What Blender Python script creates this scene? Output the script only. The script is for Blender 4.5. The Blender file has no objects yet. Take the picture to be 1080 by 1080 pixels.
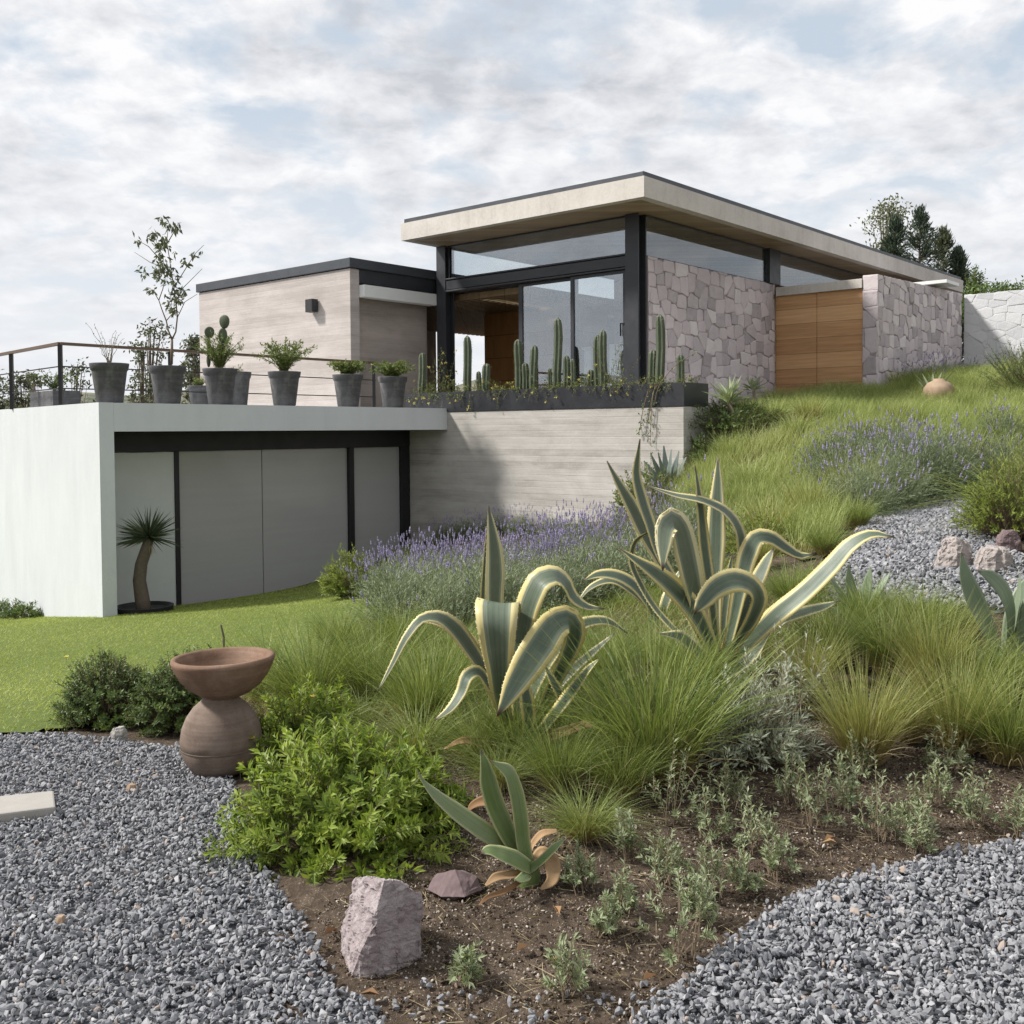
import bpy, bmesh, math, random
import numpy as np
from mathutils import Vector, Matrix

# ------------------------------------------------------------------ camera
F_PX, CY, EYE = 1088.95, 487.3, 1.6
YAW, PITCH, ROLL = math.radians(40.707), math.radians(1.7187), math.radians(0.425)
_cp, _sp, _cr, _sr = math.cos(PITCH), math.sin(PITCH), math.cos(ROLL), math.sin(ROLL)
CAM = np.array([[_cr, 0, -_sr], [0, 1, 0], [_sr, 0, _cr]]) @ np.array([[1, 0, 0], [0, _cp, -_sp], [0, _sp, _cp]])
scn = bpy.context.scene
cam_d = bpy.data.cameras.new('camera')
cam_d.sensor_width = 36.0
cam_d.lens = 36.0 * F_PX / 1080.0
cam_d.shift_y = -(540 - CY) / 1080.0
cam_d.clip_start = 0.05
cam_d.clip_end = 5000
cam = bpy.data.objects.new('camera', cam_d)
scn.collection.objects.link(cam)
_m = Matrix.Identity(4)
for _i in range(3):
    _m[_i][0] = CAM[0][_i]; _m[_i][1] = CAM[2][_i]; _m[_i][2] = -CAM[1][_i]
_m[2][3] = EYE
cam.matrix_world = _m
scn.camera = cam

# ------------------------------------------------------------------ light
SUN_DIR = np.array([-0.92, 0.02, 0.90]); SUN_DIR /= np.linalg.norm(SUN_DIR)      # towards the sun
SUN_EL = math.asin(SUN_DIR[2]); SUN_AZ = math.atan2(SUN_DIR[0], SUN_DIR[1])
world = bpy.data.worlds.new('World'); scn.world = world; world.use_nodes = True
wn, wl = world.node_tree.nodes, world.node_tree.links
bg = wn['Background']; bg.inputs['Strength'].default_value = 0.082
sky = wn.new('ShaderNodeTexSky'); sky.sky_type = 'NISHITA'; sky.sun_disc = False
sky.sun_elevation = SUN_EL; sky.sun_rotation = SUN_AZ; sky.air_density = 1.0; sky.dust_density = 2.0
def wnode(t, **k):
    n = wn.new(t)
    for a, b in k.items(): setattr(n, a, b)
    return n
def wmath(op, a, b=None, clamp=False):
    n = wnode('ShaderNodeMath', operation=op, use_clamp=clamp)
    for i, q in enumerate((a, b)):
        if q is None: continue
        if isinstance(q, (int, float)): n.inputs[i].default_value = q
        else: wl.new(q, n.inputs[i])
    return n.outputs[0]
tc = wnode('ShaderNodeTexCoord'); sx = wnode('ShaderNodeSeparateXYZ'); wl.new(tc.outputs['Generated'], sx.inputs[0])
zz = wmath('ADD', wmath('MAXIMUM', sx.outputs[2], 0.0), 0.26)
cx = wnode('ShaderNodeCombineXYZ')
wl.new(wmath('DIVIDE', sx.outputs[0], zz), cx.inputs[0]); wl.new(wmath('DIVIDE', sx.outputs[1], zz), cx.inputs[1])
def wnoise(scale, detail, rough, dist, off):
    mp = wnode('ShaderNodeMapping'); wl.new(cx.outputs[0], mp.inputs[0]); mp.inputs['Location'].default_value = off
    n = wnode('ShaderNodeTexNoise'); wl.new(mp.outputs[0], n.inputs['Vector'])
    n.inputs['Scale'].default_value = scale; n.inputs['Detail'].default_value = detail
    n.inputs['Roughness'].default_value = rough; n.inputs['Distortion'].default_value = dist
    return n.outputs['Fac']
def wramp(f, stops):
    r = wnode('ShaderNodeValToRGB'); wl.new(f, r.inputs[0]); e = r.color_ramp.elements
    e[0].position, e[0].color = stops[0][0], (*stops[0][1], 1); e[1].position, e[1].color = stops[1][0], (*stops[1][1], 1)
    for p, c in stops[2:]:
        q = e.new(p); q.color = (*c, 1)
    return r.outputs[0]
n1 = wnoise(4.6, 8, 0.56, 0.2, (3.1, 1.7, 0)); n2 = wnoise(8.5, 8, 0.58, 0.2, (8.3, 4.4, 0)); n3 = wnoise(1.6, 5, 0.5, 0.2, (2.2, 7.9, 0))
cover = wramp(n1, [(0.36, (0, 0, 0)), (0.52, (1, 1, 1))])
shade = wmath('ADD', wmath('MULTIPLY', n2, 0.5), wmath('MULTIPLY', n3, 0.5))
ccol = wramp(shade, [(0.38, (5.9, 6.1, 6.55)), (0.57, (10.0, 10.0, 10.1)), (0.47, (7.9, 8.05, 8.4))])
thin = wnode('ShaderNodeMixRGB'); thin.inputs[0].default_value = 0.78
wl.new(sky.outputs[0], thin.inputs[1]); thin.inputs[2].default_value = (7.0, 7.9, 8.9, 1)
mixc = wnode('ShaderNodeMixRGB'); wl.new(cover, mixc.inputs[0]); wl.new(thin.outputs[0], mixc.inputs[1]); wl.new(ccol, mixc.inputs[2])
hz = wnode('ShaderNodeMixRGB'); wl.new(wramp(sx.outputs[2], [(0.0, (1, 1, 1)), (0.30, (0, 0, 0))]), hz.inputs[0])
wl.new(mixc.outputs[0], hz.inputs[1]); hz.inputs[2].default_value = (9.0, 9.2, 9.5, 1)
wl.new(hz.outputs[0], bg.inputs['Color'])

sun_d = bpy.data.lights.new('sun', 'SUN'); sun_d.energy = 5.0; sun_d.angle = math.radians(7.0); sun_d.color = (1.0, 0.965, 0.91)
sun = bpy.data.objects.new('sun', sun_d); scn.collection.objects.link(sun)
sun.rotation_euler = Vector(SUN_DIR).to_track_quat('Z', 'Y').to_euler()
scn.view_settings.view_transform = 'Standard'; scn.view_settings.look = 'None'
scn.view_settings.exposure = 0.27; scn.view_settings.gamma = 1.0
scn.render.engine = 'CYCLES'
scn.cycles.max_bounces = 10; scn.cycles.transparent_max_bounces = 16; scn.cycles.diffuse_bounces = 6
scn.cycles.caustics_reflective = False; scn.cycles.caustics_refractive = False
scn.cycles.use_denoising = True; scn.cycles.denoising_prefilter = 'FAST'

# ------------------------------------------------------------------ frame helpers
UA = np.array([math.sin(YAW), math.cos(YAW), 0.0]); VA = np.array([-math.cos(YAW), math.sin(YAW), 0.0])
def W(u, v, z): return UA * u + VA * v + np.array([0, 0, z])
def ray(px, py): return CAM.T @ np.array([(px - 540) / F_PX, 1.0, (CY - py) / F_PX])
def P(px, py, Y):
    d = ray(px, py); return np.array([0, 0, EYE]) + d * (Y / d[1])

# ------------------------------------------------------------------ terrain: a smooth surface through surveyed heights (x, y, z)
_c = []
def cpx(px, Y, z): _c.append(((px - 540) / 1089.0 * Y, Y, z))
for x in (-9, -6, -3, 0, 3, 6):
    for y in (-2, 1, 2.6): _c.append((x, y, 0.0))
for x, y, z in [(-2.7, 4, 0), (-1.5, 4.3, 0), (-4, 5.3, 0), (-2.4, 5.3, 0), (-6, 5, 0), (-1.2, 3.5, 0), (-.5, 2.8, .02), (.4, 3, .03), (1.5, 3.2, .02), (2.2, 3.6, .03), (4.5, 3.6, .1),
                (-9, 5, 0), (9, 4, .3), (9, 9, 1.2), (9, 15, 2.0), (12, 20, 2.5), (-14, 6, -.3), (-14, 12, -1.4), (-14, 22, -2.2), (-9, 24, -2.0), (-6, 28, -1.5)]: _c.append((x, y, z))
for q in [(560, 3.58, .1), (545, 4.65, .22), (675, 4.38, .14), (800, 4.7, .25), (915, 4.54, .18), (1050, 4.5, .2), (770, 6, .32), (650, 6, .2), (500, 6, .1), (400, 6, .0), (300, 6, -.04),
          (1000, 6.2, .55), (900, 7, .6), (1000, 8, .74), (1080, 6, .55), (1080, 8, .8), (950, 11, .78), (1040, 11, .95), (1080, 11, 1.0), (850, 11, .8), (750, 11, .66), (660, 11, .12),
          (600, 11.5, -.08), (500, 11.5, -.15), (420, 11, -.22), (560, 8.5, .02), (450, 8.5, -.1), (660, 8.5, .15), (760, 8.5, .5), (850, 8.5, .62), (720, 13, .68), (722, 14.6, .85), (660, 15.0, .2), (690, 14.3, .42), (600, 15.5, .0),
          (480, 16, -.2), (765, 15.4, 1.7), (820, 16, 1.7), (900, 16, 1.75), (1000, 16, 1.75), (1080, 16, 1.8), (820, 20.5, 2.15), (912, 19.5, 2.15), (1017, 23.2, 2.2), (1080, 22, 2.2),
          (1200, 20, 2.1), (1300, 12, 1.25), (1300, 7, .75), (0, 6.5, -.1), (150, 6.5, -.1), (100, 9, -.4), (250, 9, -.33), (350, 9, -.2), (110, 13, -.71), (190, 13.8, -.76), (260, 14.5, -.74), (331, 15.2, -.72),
          (400, 16.5, -.6), (0, 16, -1.25), (0, 12, -.75), (-150, 14, -1.1), (-150, 8, -.4), (345, 13, -.5), (390, 12.3, -.35)]: cpx(*q)
_c = np.array(_c)
def _phi(r2): return 0.5 * r2 * np.log(r2 + 1e-9)
_n = len(_c)
_A = np.zeros((_n + 3, _n + 3)); _A[:_n, :_n] = _phi(((_c[:, None, :2] - _c[None, :, :2]) ** 2).sum(-1)) + np.eye(_n) * 0.15
_A[:_n, _n] = 1; _A[:_n, _n + 1:] = _c[:, :2]; _A[_n, :_n] = 1; _A[_n + 1:, :_n] = _c[:, :2].T
_wt = np.linalg.solve(_A, np.concatenate([_c[:, 2], np.zeros(3)]))
def T(x, y):
    x = np.asarray(x, float); y = np.asarray(y, float); sh = np.broadcast(x, y).shape
    x = np.broadcast_to(x, sh).ravel(); y = np.broadcast_to(y, sh).ravel(); out = np.zeros(x.shape)
    for s in range(0, len(x), 40000):
        e = slice(s, s + 40000)
        out[e] = _phi((x[e, None] - _c[:, 0]) ** 2 + (y[e, None] - _c[:, 1]) ** 2) @ _wt[:_n] + _wt[_n] + x[e] * _wt[_n + 1] + y[e] * _wt[_n + 2]
    far = np.maximum(np.maximum(np.abs(x) - 13, 0), np.maximum(np.maximum(y - 27, 0), np.maximum(-3 - y, 0)))
    k = np.clip(far / 6.0, 0, 1); k = k * k * (3 - 2 * k)
    r = np.clip(out, -2.6, 2.7)
    r = r * (1 - k) + (-2.5) * k
    return r.reshape(sh)
def G(px, py):                                    # where a line of sight meets the ground
    d = ray(px, py); t = np.arange(1.2, 60, 0.02); pts = np.array([0, 0, EYE]) + d * (t / d[1])[:, None]
    z = T(pts[:, 0], pts[:, 1]); i = np.argmax(pts[:, 2] <= z)
    return np.array([pts[i, 0], pts[i, 1], z[i]])
def gxy(x, y): return np.array([x, y, float(T(x, y))])

# ------------------------------------------------------------------ object helpers
COL = scn.collection
ROOT = {}
def props(o, label=None, cat=None, group=None, kind=None):
    if label: o['label'] = label
    if cat: o['category'] = cat
    if group: o['group'] = group
    if kind: o['kind'] = kind
    return o
def thing(name, label, cat, loc, group=None):
    o = bpy.data.objects.new(name, None); COL.objects.link(o); o.empty_display_size = 0.1
    o.location = Vector(loc); ROOT[o.name] = np.array(loc, float)
    return props(o, label, cat, group)
def mesh_obj(name, verts, faces, mat, parent=None, smooth=False, attrs=None, loc=None, world_space=True):
    """faces: list of index tuples or list of (M,k) int arrays. verts in world space; stored relative to the parent's base."""
    verts = np.asarray(verts, float).reshape(-1, 3)
    if parent is not None: base = ROOT[parent.name]
    elif loc is not None: base = np.asarray(loc, float)
    else: base = np.zeros(3)
    me = bpy.data.meshes.new(name)
    if isinstance(faces, np.ndarray): faces = [faces]
    if len(faces) and isinstance(faces[0], np.ndarray):
        loops = np.concatenate([f.ravel() for f in faces]); tot = np.concatenate([np.full(len(f), f.shape[1]) for f in faces])
    else:
        loops = np.array([i for f in faces for i in f]); tot = np.array([len(f) for f in faces])
    start = np.concatenate([[0], np.cumsum(tot)[:-1]])
    me.vertices.add(len(verts)); me.vertices.foreach_set('co', ((verts - base) if world_space else verts).astype(np.float32).ravel())
    me.loops.add(len(loops)); me.loops.foreach_set('vertex_index', loops.astype(np.int32))
    me.polygons.add(len(tot)); me.polygons.foreach_set('loop_start', start.astype(np.int32)); me.polygons.foreach_set('loop_total', tot.astype(np.int32))
    me.polygons.foreach_set('use_smooth', np.full(len(tot), bool(smooth)))
    me.update(calc_edges=True)
    for k, a in (attrs or {}).items():
        a = np.asarray(a, np.float32)
        if a.ndim == 1: me.attributes.new(k, 'FLOAT', 'POINT').data.foreach_set('value', a)
        else: me.attributes.new(k, 'FLOAT_VECTOR', 'POINT').data.foreach_set('vector', a.ravel())
    me.materials.append(mat)
    o = bpy.data.objects.new(name, me); COL.objects.link(o)
    if parent is not None:
        o.parent = parent; ROOT[o.name] = base
    else:
        o.location = Vector(base); ROOT[o.name] = base
    return o
def bevel(o, w=0.006, seg=2):
    m = o.modifiers.new('bevel', 'BEVEL'); m.width = w; m.segments = seg; m.limit_method = 'ANGLE'; m.angle_limit = math.radians(40)
    m.harden_normals = False
    return o
def copy_tree(o, loc=None, rz=None, scale=None, label=None, parent=None):
    c = o.copy(); COL.objects.link(c); c.parent = parent
    for ch in o.children: copy_tree(ch, parent=c)
    if loc is not None: c.location = Vector(loc)
    if rz is not None: c.rotation_euler = (0, 0, rz)
    if scale is not None: c.scale = (scale,) * 3 if not hasattr(scale, '__len__') else scale
    if label: c['label'] = label
    return c

class MB:
    def __init__(s): s.v, s.f = [], []
    def add(s, v, f):
        b = len(s.v); s.v += [np.asarray(q, float) for q in v]; s.f += [tuple(i + b for i in q) for q in f]
    def hexa(s, p):   # 8 points: bottom ring 0-3, top ring 4-7 (counter-clockwise seen from above)
        s.add(p, [(3, 2, 1, 0), (4, 5, 6, 7), (0, 1, 5, 4), (1, 2, 6, 5), (2, 3, 7, 6), (3, 0, 4, 7)])
    def box(s, u0, u1, v0, v1, z0, z1):
        s.hexa([W(u0, v0, z0), W(u1, v0, z0), W(u1, v1, z0), W(u0, v1, z0), W(u0, v0, z1), W(u1, v0, z1), W(u1, v1, z1), W(u0, v1, z1)])
    def prism(s, poly, z0, z1):   # poly of (x,y) world, ccw
        n = len(poly); v = [np.array([x, y, z0]) for x, y in poly] + [np.array([x, y, z1]) for x, y in poly]
        s.add(v, [tuple(range(n))[::-1], tuple(range(n, 2 * n))] + [(i, (i + 1) % n, n + (i + 1) % n, n + i) for i in range(n)])
    def bar(s, a, b, w, h, up=(0, 0, 1)):
        a = np.asarray(a, float); b = np.asarray(b, float); d = (b - a) / np.linalg.norm(b - a)
        x = np.cross(d, up)
        if np.linalg.norm(x) < 1e-4: x = np.array([1.0, 0, 0])
        x /= np.linalg.norm(x); y = np.cross(x, d); q = []
        for p in (a, b): q += [p - x * w / 2 - y * h / 2, p + x * w / 2 - y * h / 2, p + x * w / 2 + y * h / 2, p - x * w / 2 + y * h / 2]
        s.add(q, [(3, 2, 1, 0), (4, 5, 6, 7), (0, 1, 5, 4), (1, 2, 6, 5), (2, 3, 7, 6), (3, 0, 4, 7)])
    def tube(s, pts, rad, n=8, star=0.0, cap=True):
        pts = np.asarray(pts, float); m = len(pts); rad = np.broadcast_to(rad, m); vs = []
        t = np.gradient(pts, axis=0); t /= np.linalg.norm(t, axis=1)[:, None] + 1e-9
        ref = np.array([1.0, 0, 0]) if abs(t[0][0]) < .8 else np.array([0, 1.0, 0])
        for i in range(m):
            x = ref - t[i] * (ref @ t[i]); x /= np.linalg.norm(x); y = np.cross(t[i], x); ref = x
            for k in range(n):
                a = 2 * math.pi * k / n; r = rad[i] * (1 + star * (1 if k % 2 else -1))
                vs.append(pts[i] + r * (math.cos(a) * x + math.sin(a) * y))
        fs = [(i * n + k, i * n + (k + 1) % n, (i + 1) * n + (k + 1) % n, (i + 1) * n + k) for i in range(m - 1) for k in range(n)]
        if cap: fs += [tuple(range(n))[::-1], tuple(range((m - 1) * n, m * n))]
        s.add(vs, fs)
    def lathe(s, prof, c, n=40, axis_rot=None):
        c = np.asarray(c, float); vs = []
        for r, z in prof:
            for k in range(n):
                a = 2 * math.pi * k / n; p = np.array([r * math.cos(a), r * math.sin(a), z])
                if axis_rot is not None: p = axis_rot @ p
                vs.append(c + p)
        m = len(prof)
        fs = [(i * n + k, i * n + (k + 1) % n, (i + 1) * n + (k + 1) % n, (i + 1) * n + k) for i in range(m - 1) for k in range(n)]
        s.add(vs, fs)
    def build(s, name, mat, parent=None, smooth=False, loc=None):
        return mesh_obj(name, np.array(s.v), s.f, mat, parent, smooth, loc=loc)
def part_box(name, mat, parent, *b, bev=0.006):
    m = MB(); m.box(*b); o = m.build(name, mat, parent)
    return bevel(o, bev) if bev else o

# ------------------------------------------------------------------ materials
class NT:
    def __init__(s, name):
        s.m = bpy.data.materials.new(name); s.m.use_nodes = True; s.n = s.m.node_tree.nodes; s.l = s.m.node_tree.links
        s.b = s.n['Principled BSDF']; s.out = s.n['Material Output']
    def nd(s, t, **k):
        n = s.n.new(t)
        for a, b in k.items(): setattr(n, a, b)
        return n
    def put(s, sock, v):
        if hasattr(v, 'is_output') or hasattr(v, 'links'): s.l.new(v, sock)
        elif isinstance(v, (tuple, list)) and len(v) == 3 and sock.type == 'RGBA': sock.default_value = (*v, 1)
        else: sock.default_value = v
    def math(s, op, a, b=0.0, clamp=False):
        n = s.nd('ShaderNodeMath', operation=op, use_clamp=clamp); s.put(n.inputs[0], a); s.put(n.inputs[1], b); return n.outputs[0]
    def obj(s): return s.nd('ShaderNodeTexCoord').outputs['Object']
    def map(s, v, scale=(1, 1, 1), loc=(0, 0, 0), rot=(0, 0, 0)):
        n = s.nd('ShaderNodeMapping'); s.l.new(v, n.inputs[0]); n.inputs['Scale'].default_value = scale; n.inputs['Location'].default_value = loc; n.inputs['Rotation'].default_value = rot
        return n.outputs[0]
    def noise(s, v, scale, detail=4, rough=0.55, dist=0.0, out='Fac'):
        n = s.nd('ShaderNodeTexNoise'); s.l.new(v, n.inputs['Vector']); n.inputs['Scale'].default_value = scale; n.inputs['Detail'].default_value = detail
        n.inputs['Roughness'].default_value = rough; n.inputs['Distortion'].default_value = dist
        return n.outputs[out]
    def ramp(s, f, *stops):
        r = s.nd('ShaderNodeValToRGB'); s.l.new(f, r.inputs[0]); e = r.color_ramp.elements
        for i, (p, c) in enumerate(stops):
            if isinstance(c, (int, float)): c = (c, c, c)
            q = e[i] if i < 2 else e.new(p)
            q.position = p; q.color = (*c, 1)
        return r.outputs[0]
    def mix(s, f, a, b, mode='MIX'):
        n = s.nd('ShaderNodeMixRGB', blend_type=mode); s.put(n.inputs[0], f); s.put(n.inputs[1], a); s.put(n.inputs[2], b); return n.outputs[0]
    def attr(s, name, out='Fac'): return s.nd('ShaderNodeAttribute', attribute_name=name).outputs[out]
    def sep(s, v):
        n = s.nd('ShaderNodeSeparateXYZ'); s.l.new(v, n.inputs[0]); return n.outputs
    def comb(s, x, y, z):
        n = s.nd('ShaderNodeCombineXYZ')
        for i, q in enumerate((x, y, z)): s.put(n.inputs[i], q)
        return n.outputs[0]
    def white(s, v):
        n = s.nd('ShaderNodeTexWhiteNoise', noise_dimensions='3D'); s.l.new(v, n.inputs['Vector']); return n.outputs['Value']
    def bump(s, h, strength=0.3, dist=0.01, nrm=None):
        n = s.nd('ShaderNodeBump'); s.put(n.inputs['Height'], h); n.inputs['Strength'].default_value = strength; n.inputs['Distance'].default_value = dist
        if nrm is not None: s.l.new(nrm, n.inputs['Normal'])
        return n.outputs[0]
    def fin(s, color=None, rough=None, normal=None, metal=None, spec=None):
        if color is not None: s.put(s.b.inputs['Base Color'], color)
        if rough is not None: s.put(s.b.inputs['Roughness'], rough)
        if normal is not None: s.l.new(normal, s.b.inputs['Normal'])
        if metal is not None: s.put(s.b.inputs['Metallic'], metal)
        if spec is not None: s.put(s.b.inputs['Specular IOR Level'], spec)
        return s.m

def leaf_mat(name, stops, transl=0.3, rough=0.5, along=None, spec=0.35, bright=1.08, desat=.10):
    """leaf colour from the per-leaf 'tint'; optional straw colour at the foot of a blade ('along')."""
    t = NT(name); c = t.ramp(t.attr('tint'), *[(p, tuple(min(.85, (k * (1 - desat) + desat * (.3 * q[0] + .6 * q[1] + .1 * q[2])) * bright) for k in q)) for p, q in stops])
    if along is not None:
        foot, p0, p1 = along[:3]
        c = t.mix(t.ramp(t.attr('along'), (p0, 0.0), (p1, 1.0)), foot, c)
        if len(along) > 3: c = t.mix(t.ramp(t.attr('along'), (along[4], 0.0), (1.0, 1.0)), c, along[3])
    t.fin(c, rough, spec=spec)
    tr = t.nd('ShaderNodeBsdfTranslucent'); t.put(tr.inputs[0], t.mix(1.0, c, (1.0, 1.0, 0.62), 'MULTIPLY'))
    mx = t.nd('ShaderNodeMixShader'); mx.inputs[0].default_value = transl
    t.l.new(t.b.outputs[0], mx.inputs[1]); t.l.new(tr.outputs[0], mx.inputs[2]); t.l.new(mx.outputs[0], t.out.inputs[0])
    return t.m

def concrete_mat(name, dark, mid, light, board=0.1, bumpd=0.007, stain=0.7):
    t = NT(name); o = t.obj(); x, y, z = t.sep(o)
    zb = t.math('DIVIDE', z, board); fl = t.math('FLOOR', zb); fr = t.math('FRACT', zb)
    rnd = t.white(t.comb(0.5, 0.5, fl))
    grain = t.noise(t.map(o, (1.4, 1.4, 60)), 1.0, 6, .65)
    big = t.noise(t.map(o, (1, 1, 2.2)), .9, 6, .62, .4); fine = t.noise(o, 38, 4, .6)
    f = t.math('ADD', t.math('MULTIPLY', rnd, .10), t.math('ADD', t.math('MULTIPLY', grain, .30), t.math('MULTIPLY', big, stain)))
    f = t.math('ADD', f, t.math('MULTIPLY', fine, .12))
    c = t.ramp(f, (.36, dark), (.78, light), (.56, mid))
    edge = t.math('MINIMUM', fr, t.math('SUBTRACT', 1.0, fr)); line = t.ramp(edge, (0.0, 0.0), (.07, 1.0))
    c = t.mix(t.math('MULTIPLY', t.math('SUBTRACT', 1.0, line), t.math('MULTIPLY', t.math('GREATER_THAN', t.noise(t.map(o, (1, 1, 9)), 1.1, 3), .5), .4)), c, t.mix(.6, c, dark))
    h = t.math('ADD', t.math('MULTIPLY', line, .5), t.math('ADD', t.math('MULTIPLY', grain, .5), t.math('MULTIPLY', rnd, .35)))
    return t.fin(c, .85, t.bump(h, .55, bumpd), spec=.2)

M = {}
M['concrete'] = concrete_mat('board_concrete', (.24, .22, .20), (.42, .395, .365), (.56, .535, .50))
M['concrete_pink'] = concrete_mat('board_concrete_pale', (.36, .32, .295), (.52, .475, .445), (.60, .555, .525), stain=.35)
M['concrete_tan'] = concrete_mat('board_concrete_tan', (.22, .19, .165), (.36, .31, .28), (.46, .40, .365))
def fascia_mat():
    t = NT('fascia_render'); o = t.obj(); a = t.noise(o, 1.3, 6, .65, .3); b = t.noise(o, 26, 5, .65); d = t.noise(t.map(o, (9, 9, .8)), 1.0, 4, .6)
    f = t.math('ADD', t.math('MULTIPLY', a, .5), t.math('ADD', t.math('MULTIPLY', b, .3), t.math('MULTIPLY', d, .2)))
    return t.fin(t.ramp(f, (.34, (.44, .405, .365)), (.66, (.64, .60, .555)), (.5, (.56, .52, .475))), .8, t.bump(b, .25, .004), spec=.2)
M['fascia'] = fascia_mat()
def plaster_mat():
    t = NT('white_plaster'); o = t.obj(); a = t.noise(t.map(o, (1, 1, .35)), 2.2, 6, .65, .3); b = t.noise(o, 70, 5, .7); s = t.noise(t.map(o, (5, 5, .35)), 1.4, 5, .7)
    f = t.math('ADD', t.math('MULTIPLY', a, .8), t.math('MULTIPLY', s, .2))
    c = t.ramp(t.math('ADD', t.math('MULTIPLY', f, .55), t.math('MULTIPLY', b, .25)), (.28, (.53, .55, .56)), (.56, (.63, .65, .66)))
    return t.fin(c, .9, t.bump(t.math('ADD', b, t.math('MULTIPLY', t.noise(o, 14, 4), .7)), .35, .006), spec=.15)
M['plaster'] = plaster_mat()
def metal_mat(name, col, rough=.42):
    t = NT(name); o = t.obj(); a = t.noise(o, 5, 5, .6)
    return t.fin(t.mix(a, tuple(q * .8 for q in col), tuple(q * 1.2 for q in col)), t.ramp(a, (.3, rough - .06), (.7, rough + .1)), spec=.45)
M['steel'] = metal_mat('charcoal_painted_steel', (.032, .034, .040), .42)
M['cap'] = metal_mat('dark_roof_flashing', (.050, .056, .066), .45)
M['black'] = metal_mat('black_steel', (.014, .014, .016), .5)
M['planter'] = metal_mat('black_planter_steel', (.022, .023, .027), .4)
def pot_mat():
    t = NT('dark_grey_clay'); o = t.obj(); a = t.noise(o, 7, 5, .65, .3); b = t.noise(t.map(o, (3, 3, 40)), 1.0, 4, .6); c2 = t.noise(o, 60, 3)
    f = t.math('ADD', t.math('MULTIPLY', a, .6), t.math('MULTIPLY', b, .4))
    c = t.mix(t.ramp(t.noise(t.map(o, (4, 4, 2.2), (3, 1, 0)), 1.0, 6, .7, .6), (.52, 0.0), (.72, .5)), t.ramp(f, (.35, (.060, .060, .064)), (.66, (.125, .124, .128))), (.24, .235, .225))
    return t.fin(c, .75, t.bump(t.math('ADD', c2, b), .3, .004), spec=.25)
M['pot'] = pot_mat()
def terracotta_mat(name, c0, c1, c2):
    t = NT(name); o = t.obj(); a = t.noise(o, 5.5, 6, .65, .5); b = t.noise(t.map(o, (2, 2, 70)), 1.0, 4, .6); f0 = t.noise(o, 130, 3)
    f = t.math('ADD', t.math('MULTIPLY', a, .62), t.math('ADD', t.math('MULTIPLY', b, .25), t.math('MULTIPLY', f0, .13)))
    return t.fin(t.ramp(f, (.34, c0), (.68, c2), (.5, c1)), .8, t.bump(t.math('ADD', b, t.math('MULTIPLY', f0, .4)), .25, .003), spec=.2)
M['terracotta'] = terracotta_mat('weathered_terracotta', (.125, .075, .05), (.20, .125, .085), (.31, .215, .16))
M['terracotta_grey'] = terracotta_mat('weathered_terracotta_grey', (.105, .075, .058), (.18, .135, .108), (.27, .215, .18))
M['clay_ball'] = terracotta_mat('pale_clay', (.24, .16, .105), (.33, .235, .16), (.42, .32, .235))
def wood_mat(name, c0, c1, c2, plank, axis='z', run=(1.2, 1.2, 30), split=None):
    t = NT(name); o = t.obj(); x, y, z = t.sep(o); q = {'x': x, 'y': y, 'z': z}[axis]
    fl = t.math('FLOOR', t.math('DIVIDE', q, plank)); fr = t.math('FRACT', t.math('DIVIDE', q, plank))
    rnd = t.white(t.comb(fl, 0.3, 0.7))
    off = t.nd('ShaderNodeVectorMath', operation='ADD'); t.l.new(o, off.inputs[0]); t.l.new(t.comb(t.math('MULTIPLY', rnd, 9.0), t.math('MULTIPLY', rnd, 5.0), 0.0), off.inputs[1])
    g = t.noise(t.map(off.outputs[0], run), 1.0, 7, .65, .6); kn = t.noise(t.map(off.outputs[0], tuple(r * .4 for r in run)), 1.0, 4, .6, 1.2)
    f = t.math('ADD', t.math('MULTIPLY', g, .5), t.math('ADD', t.math('MULTIPLY', rnd, .22), t.math('MULTIPLY', kn, .3)))
    c = t.ramp(f, (.3, c0), (.74, c2), (.52, c1))
    line = t.ramp(t.math('MINIMUM', fr, t.math('SUBTRACT', 1.0, fr)), (0, 0.0), (.02, 1.0))
    c = t.mix(line, tuple(k * .35 for k in c0), c)
    return t.fin(c, .5, t.bump(t.math('ADD', t.math('MULTIPLY', g, .3), line), .3, .004), spec=.3)
M['door_wood'] = wood_mat('cedar_door_boards', (.36, .185, .085), (.56, .325, .16), (.68, .43, .23), .30)
M['soffit'] = wood_mat('soffit_boards', (.24, .17, .105), (.37, .275, .175), (.47, .36, .24), .16, 'y', (1.0, 22, 1))
M['panel_wood'] = wood_mat('interior_wood', (.26, .12, .042), (.40, .20, .075), (.50, .28, .12), .5, 'z', (6, 6, .6))
M['slat_wood'] = wood_mat('ceiling_slats', (.16, .10, .055), (.26, .18, .10), (.36, .26, .16), .5, 'x', (20, 1.2, 3))
M['rail_wood'] = wood_mat('rail_timber', (.075, .050, .034), (.12, .080, .055), (.165, .115, .08), 5.0, 'z', (1, 1, 30))
def flat_mat(name, col, rough=.7, var=.15, scale=8):
    t = NT(name); a = t.noise(t.obj(), scale, 4, .6)
    return t.fin(t.mix(a, tuple(q * (1 - var) for q in col), tuple(min(1, q * (1 + var)) for q in col)), rough, spec=.25)
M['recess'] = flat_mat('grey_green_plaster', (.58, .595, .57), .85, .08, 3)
M['dark_floor'] = flat_mat('interior_floor', (.30, .27, .235)); M['ceiling'] = flat_mat('interior_ceiling', (.34, .31, .28)); M['canvas'] = flat_mat('white_canvas', (.72, .72, .70), .8, .05)
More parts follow.
